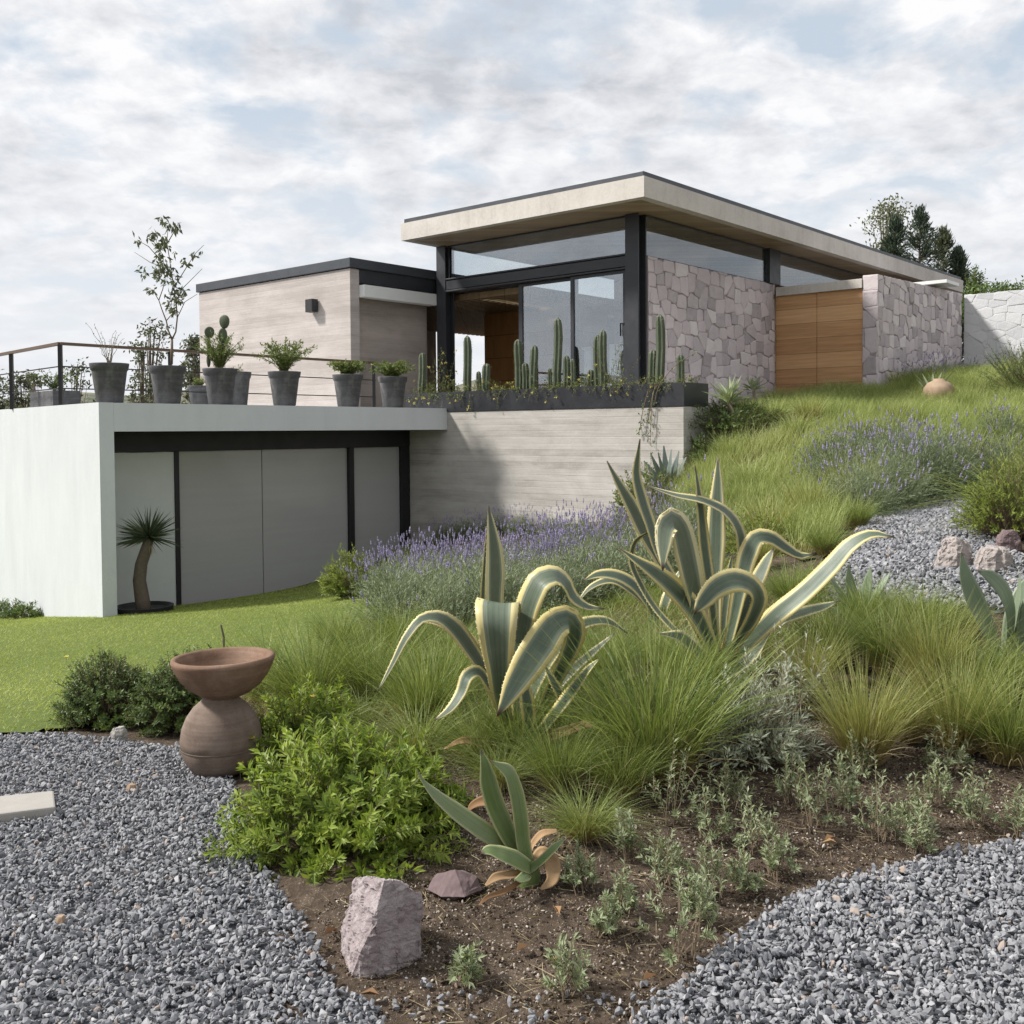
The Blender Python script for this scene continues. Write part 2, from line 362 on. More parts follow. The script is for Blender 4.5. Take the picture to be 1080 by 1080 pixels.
M['ink'] = flat_mat('grey_ink', (.08, .08, .085)); M['white_paint'] = flat_mat('white_lacquer', (.72, .73, .72), .5, .04); M['lamp'] = flat_mat('lamp_casing', (.035, .036, .038), .5)
M['table'] = flat_mat('brown_table', (.16, .075, .04), .5, .25, 3); M['seat_fabric'] = flat_mat('dark_seat_fabric', (.05, .045, .042), .9)
M['soil_pot'] = flat_mat('pot_soil', (.035, .026, .02), .95, .4, 60)
def glass_mat(name, refl, tint=(.93, .95, .95)):
    t = NT(name); tr = t.nd('ShaderNodeBsdfTransparent'); tr.inputs[0].default_value = (*tint, 1)
    gl = t.nd('ShaderNodeBsdfGlossy'); gl.inputs['Roughness'].default_value = 0.0; gl.inputs[0].default_value = (.9, .95, 1, 1)
    lw = t.nd('ShaderNodeLayerWeight'); lw.inputs['Blend'].default_value = .5
    f = t.math('ADD', t.math('MULTIPLY', t.math('POWER', lw.outputs['Facing'], 4.0), .6), refl, True)
    mx = t.nd('ShaderNodeMixShader'); t.l.new(f, mx.inputs[0]); t.l.new(tr.outputs[0], mx.inputs[1]); t.l.new(gl.outputs[0], mx.inputs[2]); t.l.new(mx.outputs[0], t.out.inputs[0])
    return t.m
M['glass'] = glass_mat('window_glass', .09); M['glass_coat'] = glass_mat('coated_glass', .22, (.84, .87, .88))
def screen_mat():
    t = NT('grey_blind_fabric'); o = t.obj(); x, y, z = t.sep(o)
    w = t.nd('ShaderNodeTexWave', wave_type='BANDS', bands_direction='Z'); t.l.new(o, w.inputs[0]); w.inputs['Scale'].default_value = 30; w.inputs['Distortion'].default_value = 1.2
    a = t.noise(t.map(o, (.6, .6, 14)), 1.0, 5, .6)
    t.fin(t.mix(t.math('ADD', t.math('MULTIPLY', w.outputs['Fac'], .25), t.math('MULTIPLY', a, .75)), (.36, .355, .35), (.43, .425, .42)), .35, spec=.35)
    t.b.inputs['Coat Weight'].default_value = .6; t.b.inputs['Coat Roughness'].default_value = .05
    return t.m
M['screen'] = screen_mat()
def stone_mat(name, stops, jointless=True, bumps=.5):
    t = NT(name); o = t.obj(); a = t.noise(o, 5, 6, .68, .5); b = t.noise(o, 30, 5, .7); s = t.noise(t.map(o, (3, 3, 3), (7, 3, 1)), 1.0, 3)
    f = t.math('ADD', t.math('MULTIPLY', t.attr('tint'), .5), t.math('ADD', t.math('MULTIPLY', a, .38), t.math('MULTIPLY', b, .12)))
    c = t.ramp(f, *stops)
    return t.fin(c, .88, t.bump(t.math('ADD', t.math('MULTIPLY', a, 1.2), t.math('MULTIPLY', b, .4)), bumps, .03), spec=.2)
M['stone'] = stone_mat('pink_cantera_stone', [(.22, (.35, .31, .32)), (.80, (.66, .61, .605)), (.4, (.49, .43, .445)), (.6, (.59, .515, .525))])
M['stone_in'] = stone_mat('ochre_stone', [(.2, (.52, .43, .32)), (.82, (.78, .68, .54)), (.5, (.66, .56, .44))])
M['stone_white'] = stone_mat('whitewashed_stone', [(.2, (.54, .54, .55)), (.8, (.62, .62, .63)), (.5, (.58, .58, .59))], bumps=.35)
M['mortar'] = flat_mat('dark_joint', (.30, .255, .255), .95, .3, 20); M['mortar_white'] = flat_mat('whitewashed_joint', (.56, .56, .57), .95, .1, 20)
def rock_mat():
    t = NT('lilac_rock'); o = t.obj(); a = t.noise(o, 11, 7, .7, .6); b = t.noise(o, 60, 5, .7); v = t.noise(t.map(o, (4, 9, 14), (0, 0, 0), (.5, .7, 0)), 1.0, 5, .65, 1.2)
    f = t.math('ADD', t.math('MULTIPLY', a, .45), t.math('ADD', t.math('MULTIPLY', v, .35), t.math('MULTIPLY', b, .2)))
    return t.fin(t.ramp(f, (.33, (.20, .155, .155)), (.68, (.47, .425, .415)), (.5, (.30, .255, .255))), .85, t.bump(t.math('ADD', a, t.math('MULTIPLY', b, .45)), .7, .012), spec=.25)
M['rock'] = rock_mat()
M['path_stone'] = flat_mat('grey_brown_stone', (.33, .29, .27), .9, .3, 14)
M['rock_dark'] = flat_mat('purple_rock', (.17, .125, .125), .9, .35, 16)
M['slab'] = flat_mat('pale_limestone', (.34, .32, .29), .85, .14, 14)
def gravel_mat():
    t = NT('bluestone_gravel'); o = t.obj(); n = t.noise(o, 55, 4, .65)
    c = t.ramp(t.attr('tint'), (0.0, (.10, .103, .112)), (1.0, (.36, .27, .20)), (.35, (.17, .174, .188)), (.6, (.245, .248, .262)), (.86, (.35, .345, .355)), (.94, (.45, .44, .44)), (.965, (.30, .235, .20)))
    return t.fin(t.mix(t.ramp(n, (.3, 0.0), (.75, .4)), c, (.36, .36, .37)), .75, t.bump(n, .35, .004), spec=.3)
M['gravel'] = gravel_mat()
M['gravel_bed'] = flat_mat('gravel_bed', (.085, .088, .096), .95, .5, 45)
def soil_mat():
    t = NT('garden_soil'); o = t.obj(); a = t.noise(o, 1.6, 6, .65, .4); b = t.noise(o, 24, 6, .72); v = t.nd('ShaderNodeTexVoronoi'); t.l.new(o, v.inputs['Vector']); v.inputs['Scale'].default_value = 95
    f = t.math('ADD', t.math('MULTIPLY', a, .4), t.math('MULTIPLY', b, .6))
    c = t.ramp(f, (.32, (.040, .029, .021)), (.72, (.20, .155, .118)), (.52, (.10, .075, .056)))
    c = t.mix(t.math('MULTIPLY', t.math('LESS_THAN', v.outputs['Distance'], .22), t.math('GREATER_THAN', b, .5)), c, (.30, .26, .21))
    return t.fin(c, .95, t.bump(t.math('ADD', b, t.math('MULTIPLY', a, .6)), .9, .03), spec=.1)
M['soil'] = soil_mat()
M['turf'] = flat_mat('turf_floor', (.09, .12, .03), .95, .3, 9)
M['meadow_floor'] = flat_mat('meadow_floor', (.075, .078, .03), .95, .4, 5)
def crumb_mat():
    t = NT('soil_crumbs')
    return t.fin(t.ramp(t.attr('tint'), (0.0, (.025, .018, .013)), (1.0, (.50, .46, .40)), (.4, (.075, .054, .04)), (.64, (.17, .125, .095)), (.82, (.36, .31, .25))), .95, spec=.1)
M['crumb'] = crumb_mat()
def hill_mat():
    t = NT('dry_hill'); o = t.obj(); a = t.noise(o, .05, 6, .65); b = t.noise(o, .35, 4, .6)
    return t.fin(t.ramp(t.math('ADD', t.math('MULTIPLY', a, .6), t.math('MULTIPLY', b, .4)), (.4, (.075, .095, .07)), (.62, (.22, .195, .15))), .95, spec=.05)
M['hill'] = hill_mat()

G_ = lambda *s: list(s)
M['lawn'] = leaf_mat('lawn_blade', G_((0, (.19, .25, .03)), (1, (.58, .60, .17)), (.5, (.36, .43, .065))), .35, .55)
M['meadow'] = leaf_mat('meadow_blade', G_((0, (.16, .22, .05)), (1, (.48, .47, .22)), (.4, (.28, .345, .09)), (.75, (.38, .42, .14))), .35, .6, ((.24, .19, .085), .0, .4))
M['fountain'] = leaf_mat('fountain_grass_blade', G_((0, (.10, .155, .028)), (1, (.32, .36, .10)), (.5, (.19, .25, .052))), .35, .5, ((.32, .25, .11), .02, .38))
M['fountain_gold'] = leaf_mat('golden_grass_blade', G_((0, (.17, .20, .04)), (1, (.42, .40, .15)), (.5, (.28, .31, .075))), .35, .5, ((.34, .255, .11), .05, .55))
M['straw'] = leaf_mat('straw_blade', G_((0, (.24, .18, .085)), (1, (.44, .36, .20))), .25, .7)
M['lav_leaf'] = leaf_mat('lavender_leaf', G_((0, (.11, .15, .075)), (1, (.30, .34, .21)), (.5, (.20, .245, .135))), .25, .65)
M['lav_dark'] = leaf_mat('dark_lavender_leaf', G_((0, (.085, .125, .065)), (1, (.25, .29, .175)), (.5, (.16, .205, .11))), .25, .65)
M['lav_pale'] = leaf_mat('pale_lavender_leaf', G_((0, (.15, .19, .10)), (1, (.38, .42, .28)), (.5, (.26, .305, .175))), .25, .65)
M['lav_stem'] = leaf_mat('lavender_stem', G_((0, (.16, .20, .10)), (1, (.28, .30, .18))), .2, .65)
M['lav_flower'] = leaf_mat('lavender_flower', G_((0, (.17, .14, .29)), (1, (.44, .39, .56)), (.5, (.29, .25, .43))), .25, .7)
M['silver'] = leaf_mat('silver_leaf', G_((0, (.22, .25, .17)), (1, (.48, .51, .41)), (.5, (.35, .385, .285))), .25, .65)
M['bright'] = leaf_mat('bright_green_leaf', G_((0, (.085, .145, .02)), (1, (.34, .40, .075)), (.5, (.20, .275, .04))), .42, .5, bright=1.18, desat=.05)
M['lime'] = leaf_mat('lime_leaf', G_((0, (.12, .17, .02)), (1, (.30, .34, .06)), (.5, (.2, .26, .035))), .35, .5)
M['hedge'] = leaf_mat('dark_hedge_leaf', G_((0, (.05, .09, .022)), (1, (.22, .29, .07)), (.6, (.105, .165, .038))), .3, .45)
M['seedling'] = leaf_mat('seedling_leaf', G_((0, (.17, .215, .10)), (1, (.36, .40, .24)), (.5, (.26, .31, .165))), .3, .6)
M['potleaf'] = leaf_mat('potted_leaf', G_((0, (.075, .115, .025)), (1, (.27, .30, .09)), (.6, (.15, .205, .045))), .35, .5)
M['tree_leaf'] = leaf_mat('tree_leaf', G_((0, (.06, .078, .045)), (1, (.20, .22, .13)), (.6, (.115, .135, .08))), .25, .5)
M['pale_tree_leaf'] = leaf_mat('pale_tree_leaf', G_((0, (.10, .12, .06)), (1, (.26, .27, .16)), (.6, (.17, .19, .10))), .25, .55)
M['conifer'] = leaf_mat('conifer_needles', G_((0, (.035, .055, .04)), (1, (.12, .155, .095)), (.6, (.065, .095, .06))), .15, .55)
M['yucca'] = leaf_mat('yucca_leaf', G_((0, (.035, .052, .026)), (1, (.12, .145, .075)), (.6, (.065, .09, .045))), .15, .5)
M['dead_leaf'] = leaf_mat('dead_leaf', G_((0, (.17, .085, .035)), (1, (.42, .27, .13)), (.5, (.30, .16, .065))), .2, .7)
M['bark'] = flat_mat('bark', (.13, .105, .08), .95, .4, 25); M['stem'] = flat_mat('brown_stem', (.17, .13, .09), .9, .35, 40); M['green_stem'] = flat_mat('green_stem', (.13, .15, .06), .8, .3, 30)
M['yellow_flower'] = leaf_mat('yellow_petal', G_((0, (.62, .44, .02)), (1, (.78, .62, .06))), .3, .6)
M['cream_flower'] = leaf_mat('cream_yellow_petal', G_((0, (.52, .42, .07)), (1, (.68, .60, .20))), .3, .6)
def cactus_mat():
    t = NT('cactus_skin'); o = t.obj(); a = t.noise(o, 9, 4, .6)
    return t.fin(t.mix(a, (.04, .058, .033), (.12, .14, .085)), .6, spec=.35)
M['cactus'] = cactus_mat()
def agave_mat(name, body0, body1, stripe, edge0, edge1, e0=.60):
    t = NT(name); ac = t.attr('across'); al = t.attr('along'); tn = t.attr('tint')
    st = t.noise(t.comb(t.math('MULTIPLY', ac, 9.0), t.math('MULTIPLY', al, 1.3), t.math('MULTIPLY', tn, 20.0)), 1.0, 5, .6)
    bl = t.noise(t.obj(), 16, 5, .65)
    aa = t.math('ABSOLUTE', t.math('ADD', ac, t.math('MULTIPLY', t.math('SUBTRACT', st, .5), .42)))
    body = t.mix(t.ramp(t.math('ADD', t.math('MULTIPLY', st, .7), t.math('MULTIPLY', bl, .3)), (.35, 0.0), (.65, 1.0)), body0, body1)
    body = t.mix(t.ramp(aa, (e0 - .22, 0.0), (e0 - .1, .75)), body, stripe)
    edge = t.mix(t.ramp(t.math('ADD', st, t.math('MULTIPLY', tn, .3)), (.4, 0.0), (.9, 1.0)), edge0, edge1)
    c = t.mix(t.ramp(aa, (e0 - .02, 0.0), (e0 + .03, 1.0)), body, edge)
    c = t.mix(t.ramp(bl, (.66, 0.0), (.78, .4)), c, t.mix(.5, c, (.42, .40, .30)))
    lowf = t.noise(t.comb(t.math('MULTIPLY', al, 5.0), t.math('MULTIPLY', tn, 30.0), t.math('MULTIPLY', ac, .7)), 1.0, 3)
    c = t.mix(t.ramp(lowf, (.42, 0.0), (.7, .45)), c, t.mix(.5, c, (.20, .23, .15)))
    c = t.mix(t.ramp(al, (.955, 0.0), (.985, 1.0)), c, (.07, .04, .025))
    c = t.mix(t.math('MULTIPLY', tn, .28), c, t.mix(.6, c, (.42, .43, .33)))
    t.fin(c, .42, t.bump(t.math('ADD', st, t.math('MULTIPLY', bl, .4)), .3, .005), spec=.4)
    tr = t.nd('ShaderNodeBsdfTranslucent'); t.put(tr.inputs[0], c)
    mx = t.nd('ShaderNodeMixShader'); mx.inputs[0].default_value = .12
    t.l.new(t.b.outputs[0], mx.inputs[1]); t.l.new(tr.outputs[0], mx.inputs[2]); t.l.new(mx.outputs[0], t.out.inputs[0])
    return t.m
M['agave'] = agave_mat('variegated_agave_leaf', (.048, .078, .052), (.112, .148, .10), (.25, .29, .21), (.64, .52, .17), (.74, .67, .40), .64)
M['agave_small'] = agave_mat('small_agave_leaf', (.095, .155, .045), (.18, .24, .085), (.24, .29, .12), (.42, .42, .19), (.48, .48, .26), .84)
M['agave_green'] = agave_mat('green_agave_leaf', (.13, .19, .115), (.22, .28, .18), (.22, .28, .18), (.24, .29, .17), (.30, .33, .2), .95)
M['agave_blue'] = agave_mat('blue_agave_leaf', (.10, .145, .135), (.18, .225, .21), (.18, .225, .21), (.2, .24, .22), (.24, .27, .24), .95)

# ------------------------------------------------------------------ ground
def axis_vals(segs):
    out = []
    for a, b, st in segs: out.append(np.arange(a, b - 1e-6, st))
    out.append([segs[-1][1]]); return np.concatenate(out)
def smooth_noise(x, y, s, seed):
    r = np.random.default_rng(seed); z = 0
    for k in range(6):
        a = r.uniform(0, 2 * math.pi); f = s * r.uniform(.6, 1.8); z = z + np.sin((x * math.cos(a) + y * math.sin(a)) * f + r.uniform(0, 7)) / 6
    return z
gx = axis_vals([(-700, -60, 80), (-60, -14, 4), (-14, -4, .4), (-4, 5, .07), (5, 14, .4), (14, 60, 4), (60, 700, 80)])
gy = axis_vals([(-200, -10, 30), (-10, 1.6, .6), (1.6, 7.5, .07), (7.5, 27, .3), (27, 60, 3), (60, 900, 80)])
X, Y = np.meshgrid(gx, gy); Z = T(X, Y)
Z = Z + 0.012 * smooth_noise(X, Y, 9, 1) + .008 * smooth_noise(X, Y, 31, 2) + .006 * smooth_noise(X, Y, 62, 12)
Z = Z - .02
nxx, nyy = len(gx), len(gy); idx = np.arange(nxx * nyy).reshape(nyy, nxx)
quads = np.stack([idx[:-1, :-1], idx[:-1, 1:], idx[1:, 1:], idx[1:, :-1]], -1).reshape(-1, 4)
props(mesh_obj('ground', np.stack([X, Y, Z], -1).reshape(-1, 3), quads, M['soil'], smooth=True), kind='structure', label='dark brown garden soil with pale specks')

def inside(poly, x, y):
    poly = np.asarray(poly); r = np.zeros(x.shape, bool); j = len(poly) - 1
    for i in range(len(poly)):
        xi, yi = poly[i]; xj, yj = poly[j]
        if yi != yj:
            r ^= ((yi > y) != (yj > y)) & (x < (xj - xi) * (y - yi) / (yj - yi) + xi)
        j = i
    return r
def sheet(name, poly, off, cell, mat, label):
    poly = np.asarray(poly); x = np.arange(poly[:, 0].min(), poly[:, 0].max(), cell); y = np.arange(poly[:, 1].min(), poly[:, 1].max(), cell)
    X, Y = np.meshgrid(x, y); idx = np.arange(X.size).reshape(X.shape)
    q = np.stack([idx[:-1, :-1], idx[:-1, 1:], idx[1:, 1:], idx[1:, :-1]], -1).reshape(-1, 4)
    cx_ = X.ravel()[q].mean(1); cy_ = Y.ravel()[q].mean(1); q = q[inside(poly, cx_, cy_)]
    used, inv = np.unique(q, return_inverse=True)
    v = np.stack([X.ravel()[used], Y.ravel()[used], T(X.ravel()[used], Y.ravel()[used]) + off], -1)
    return props(mesh_obj(name, v, inv.reshape(-1, 4), mat, smooth=True), kind='structure', label=label)
def gpoly(pts): return np.array([G(*p)[:2] for p in pts])
def rand_in(poly, n, rng):
    poly = np.asarray(poly); lo, hi = poly.min(0), poly.max(0); out = []
    tot = 0
    while tot < n:
        p = rng.uniform(lo, hi, (n * 2, 2)); p = p[inside(poly, p[:, 0], p[:, 1])]; out.append(p); tot += len(p)
    return np.concatenate(out)[:n]
def area(poly):
    x, y = np.asarray(poly).T; return abs(np.dot(x, np.roll(y, 1)) - np.dot(y, np.roll(x, 1))) / 2

GRAV_L = gpoly([(-260, 776), (0, 777), (60, 775), (110, 781), (190, 790), (206, 812), (244, 822), (250, 852), (262, 890), (285, 925), (312, 965), (340, 1012), (352, 1040), (388, 1060), (408, 1088), (400, 1200), (-260, 1200)])
GRAV_R = gpoly([(660, 1200), (664, 1085), (713, 1041), (752, 1008), (791, 978), (847, 941), (917, 923), (987, 905), (1050, 893), (1090, 891), (1260, 880), (1520, 880), (1520, 1200)])
PATH = gpoly([(870, 640), (885, 590), (905, 556), (925, 541), (960, 530), (1000, 521), (1018, 508), (1032, 520), (1040, 550), (1062, 580), (1110, 600), (1110, 650)])
_e = W(6.468, 12.414, 0)
LAWN = np.array([list(G(-260, 774)[:2]), list(G(0, 773)[:2]), list(G(60, 770)[:2]), list(G(150, 752)[:2]), list(G(215, 740)[:2]), list(G(300, 705)[:2]), list(G(390, 665)[:2]), list(G(450, 640)[:2]), [-.95, 13.6], [-1.2, 16.2], list(W(12.7, 13.3, 0)[:2]), list(W(6.7, 13.3, 0)[:2]), list(_e[:2]), [-12, 21], [-16, 18], [-12, 8]])
MEADOW = np.array([list(G(690, 545)[:2]), list(G(735, 565)[:2]), list(G(850, 590)[:2]), list(G(905, 552)[:2]), list(G(960, 530)[:2]), [5.6, 12.5], [8.5, 12.8], [12, 14], [14, 21], [11, 23.5], list(W(24.3, 7.4, 0)[:2]), list(W(19.5, 7.4, 0)[:2]), list(W(19.3, 9.4, 0)[:2]), list(W(17.2, 9.4, 0)[:2]), list(W(15.2, 7.6, 0)[:2]), list(W(12.9, 7.55, 0)[:2]), list(W(12.6, 8.4, 0)[:2])])
sheet('gravel_bed', GRAV_L, -.012, .05, M['gravel_bed'], 'grey gravel yard at the lower left of the planted bed')
sheet('gravel_bed', GRAV_R, -.012, .05, M['gravel_bed'], 'grey gravel yard at the lower right of the planted bed')
sheet('gravel_path', PATH, -.012, .06, M['gravel_bed'], 'grey gravel path climbing the slope')
sheet('lawn', LAWN, .0, .1, M['turf'], 'mown green lawn in front of the white garden room')
sheet('meadow', MEADOW, .0, .12, M['meadow_floor'], 'grassy slope below the stone walls')

# stones: angular little polyhedra
def ico():
    p = (1 + 5 ** .5) / 2
    v = np.array([(-1, p, 0), (1, p, 0), (-1, -p, 0), (1, -p, 0), (0, -1, p), (0, 1, p), (0, -1, -p), (0, 1, -p), (p, 0, -1), (p, 0, 1), (-p, 0, -1), (-p, 0, 1)], float)
    f = np.array([(0, 11, 5), (0, 5, 1), (0, 1, 7), (0, 7, 10), (0, 10, 11), (1, 5, 9), (5, 11, 4), (11, 10, 2), (10, 7, 6), (7, 1, 8), (3, 9, 4), (3, 4, 2), (3, 2, 6), (3, 6, 8), (3, 8, 9), (4, 9, 5), (2, 4, 11), (6, 2, 10), (8, 6, 7), (9, 8, 1)])
    return v / np.linalg.norm(v[0]), f
ICO_V, ICO_F = ico()
def rotm(rng, n, tilt=1.0):
    q = rng.normal(size=(n, 4)); q[:, 1:3] *= tilt; q /= np.linalg.norm(q, axis=1)[:, None]; w, x, y, z = q.T
    return np.stack([np.stack([1 - 2 * (y * y + z * z), 2 * (x * y - z * w), 2 * (x * z + y * w)], -1), np.stack([2 * (x * y + z * w), 1 - 2 * (x * x + z * z), 2 * (y * z - x * w)], -1), np.stack([2 * (x * z - y * w), 2 * (y * z + x * w), 1 - 2 * (x * x + y * y)], -1)], 1)
def stones(name, pos, size, mat, rng, label, tint=None, flat=(.8, .55), **kw):
    n = len(pos); v = ICO_V[None] * rng.uniform(.62, 1.18, (n, 12, 1)) + rng.normal(0, .10, (n, 12, 3))
    sc = np.stack([rng.uniform(.9, 1.35, n), rng.uniform(flat[1], 1.0, n) * .95, rng.uniform(flat[1] * .5, flat[0] * .8, n)], -1) * size[:, None]
    v = np.einsum('nij,nkj->nki', rotm(rng, n, .75), v * sc[:, None, :]) + pos[:, None, :]
    f = (ICO_F[None] + (np.arange(n) * 12)[:, None, None]).reshape(-1, 3)
    if tint is None: tint = rng.random(n)
    return props(mesh_obj(name, v.reshape(-1, 3), f, mat, attrs={'tint': np.repeat(tint, 12)}), label=label, **kw)
def gravel_field(name, poly, dens, smin, smax, seed, label):
    rng = np.random.default_rng(seed); n = int(area(poly) * dens); p = rand_in(poly, n, rng)
    # a ragged edge: drop some and spill some
    p = p + rng.normal(0, .018, p.shape) * (rng.random((n, 1)) < .25)
    s = smin * .8 + (smax * 1.1 - smin * .8) * rng.beta(1.4, 3.2, n)
    z = T(p[:, 0], p[:, 1]) + s * .25 + rng.random(n) ** 1.5 * .016 + .008 * smooth_noise(p[:, 0], p[:, 1], 7, seed)
    t = np.clip(rng.beta(2.2, 2.2, n) * .93 + 0.04 * smooth_noise(p[:, 0], p[:, 1], 3, seed + 1), 0, .94); odd = rng.random(n); t = np.where(odd < .018, .98, t)
    return stones(name, np.column_stack([p, z]), s, M['gravel'], rng, label, t, kind='stuff')
vis = lambda poly: poly
gravel_field('gravel', GRAV_L, 6300, .0068, .0185, 11, 'crushed blue-grey gravel covering the lower left yard')
gravel_field('gravel', GRAV_R, 6300, .0072, .0195, 12, 'crushed blue-grey gravel covering the lower right yard')
gravel_field('gravel', PATH, 1700, .014, .03, 13, 'crushed grey gravel on the path up the slope')
rng = np.random.default_rng(5)
SOIL = gpoly([(425, 1090), (395, 1055), (345, 1000), (330, 960), (420, 900), (480, 800), (620, 760), (900, 720), (1150, 720), (1150, 890), (1050, 893), (917, 923), (847, 941), (791, 978), (713, 1041), (640, 1090), (600, 1180), (440, 1180)])
p = rand_in(SOIL, 42000, rng); s = .0018 + .011 * rng.beta(1.1, 5.5, len(p))
stones('soil_crumbs', np.column_stack([p, T(p[:, 0], p[:, 1]) - .02 + s * .4 + .012 * smooth_noise(p[:, 0], p[:, 1], 9, 1) + .008 * smooth_noise(p[:, 0], p[:, 1], 31, 2) + .006 * smooth_noise(p[:, 0], p[:, 1], 62, 12)]), s, M['crumb'], rng, 'dark crumbs and pale pumice specks strewn over the bed', np.clip(rng.beta(1.1, 1.15, len(p)), 0, 1), kind='stuff')
p = rand_in(gpoly([(395, 1060), (430, 1030), (560, 1050), (700, 1035), (640, 1100), (600, 1180), (440, 1180)]), 130, rng)
stones('gravel', np.column_stack([p, T(p[:, 0], p[:, 1]) - .004]), rng.uniform(.006, .016, len(p)), M['gravel'], rng, 'loose gravel chips spilled across the tip of the soil bed', rng.random(len(p)) * .9, kind='stuff')

# ------------------------------------------------------------------ blades and leaves (vectorised)
def nrm(a): return a / (np.linalg.norm(a, axis=-1, keepdims=True) + 1e-9)
def blades(base, d, L, w, droop, rng, segs=4, side=None):
    n = len(base); d = nrm(d); L = np.broadcast_to(L, n); w = np.broadcast_to(w, n); droop = np.broadcast_to(droop, n)
    if side is None:
        r = rng.normal(size=(n, 3)); r[:, 2] *= .3; side = nrm(np.cross(d, r))
    hz = d.copy(); hz[:, 2] = 0; hz = nrm(hz + 1e-6)
    ts = np.linspace(0, 1, segs + 1); V = np.zeros((n, (segs + 1) * 2, 3)); al = np.zeros((n, (segs + 1) * 2))
    for i, t in enumerate(ts):
        c = base + d * (L * t)[:, None] + (hz * .5 - np.array([0, 0, 1.0])) * (L * droop * t * t)[:, None]
        ww = (w * (1 - t ** 1.6) * .5 + w * .02)[:, None]
        V[:, 2 * i] = c - side * ww; V[:, 2 * i + 1] = c + side * ww; al[:, 2 * i:2 * i + 2] = t
    k = (segs + 1) * 2; b = (np.arange(n) * k)[:, None, None]
    q = np.array([[2 * i, 2 * i + 1, 2 * i + 3, 2 * i + 2] for i in range(segs)])[None] + b
    return V.reshape(-1, 3), q.reshape(-1, 4), np.repeat(rng.random(n), k), al.ravel()
def blade_obj(name, mat, parent, args, tint=None, **kw):
    v, f, t, a = args
    return mesh_obj(name, v, f, mat, parent, attrs={'tint': t if tint is None else tint, 'along': a}, **kw)
def leaves(base, d, nv, L, w, fold=.25, rng=None, curl=.0):
    n = len(base); d = nrm(d); s = nrm(np.cross(d, nv)); nn = np.cross(s, d)
    L = np.broadcast_to(L, n)[:, None]; w = np.broadcast_to(w, n)[:, None]
    mid = base + d * L * .48 - nn * w * fold * .5
    V = np.stack([base, mid - s * w * .5 + nn * w * fold, mid, mid + s * w * .5 + nn * w * fold, base + d * L - nn * L * curl], 1)
    b = (np.arange(n) * 5)[:, None, None]
    f = np.array([[0, 2, 1], [0, 3, 2], [1, 2, 4], [2, 3, 4]])[None] + b
    return V.reshape(-1, 3), f.reshape(-1, 3), np.repeat(rng.random(n), 5)
def dome_points(rng, n, rx, ry, h, shell=.35, z0=.12):
    a = rng.uniform(0, 2 * math.pi, n); ct = rng.uniform(z0, 1, n); st = np.sqrt(1 - ct ** 2); r = 1 - shell * rng.random(n) ** 1.5
    return np.stack([np.cos(a) * st * rx * r, np.sin(a) * st * ry * r, ct * h * r], -1)
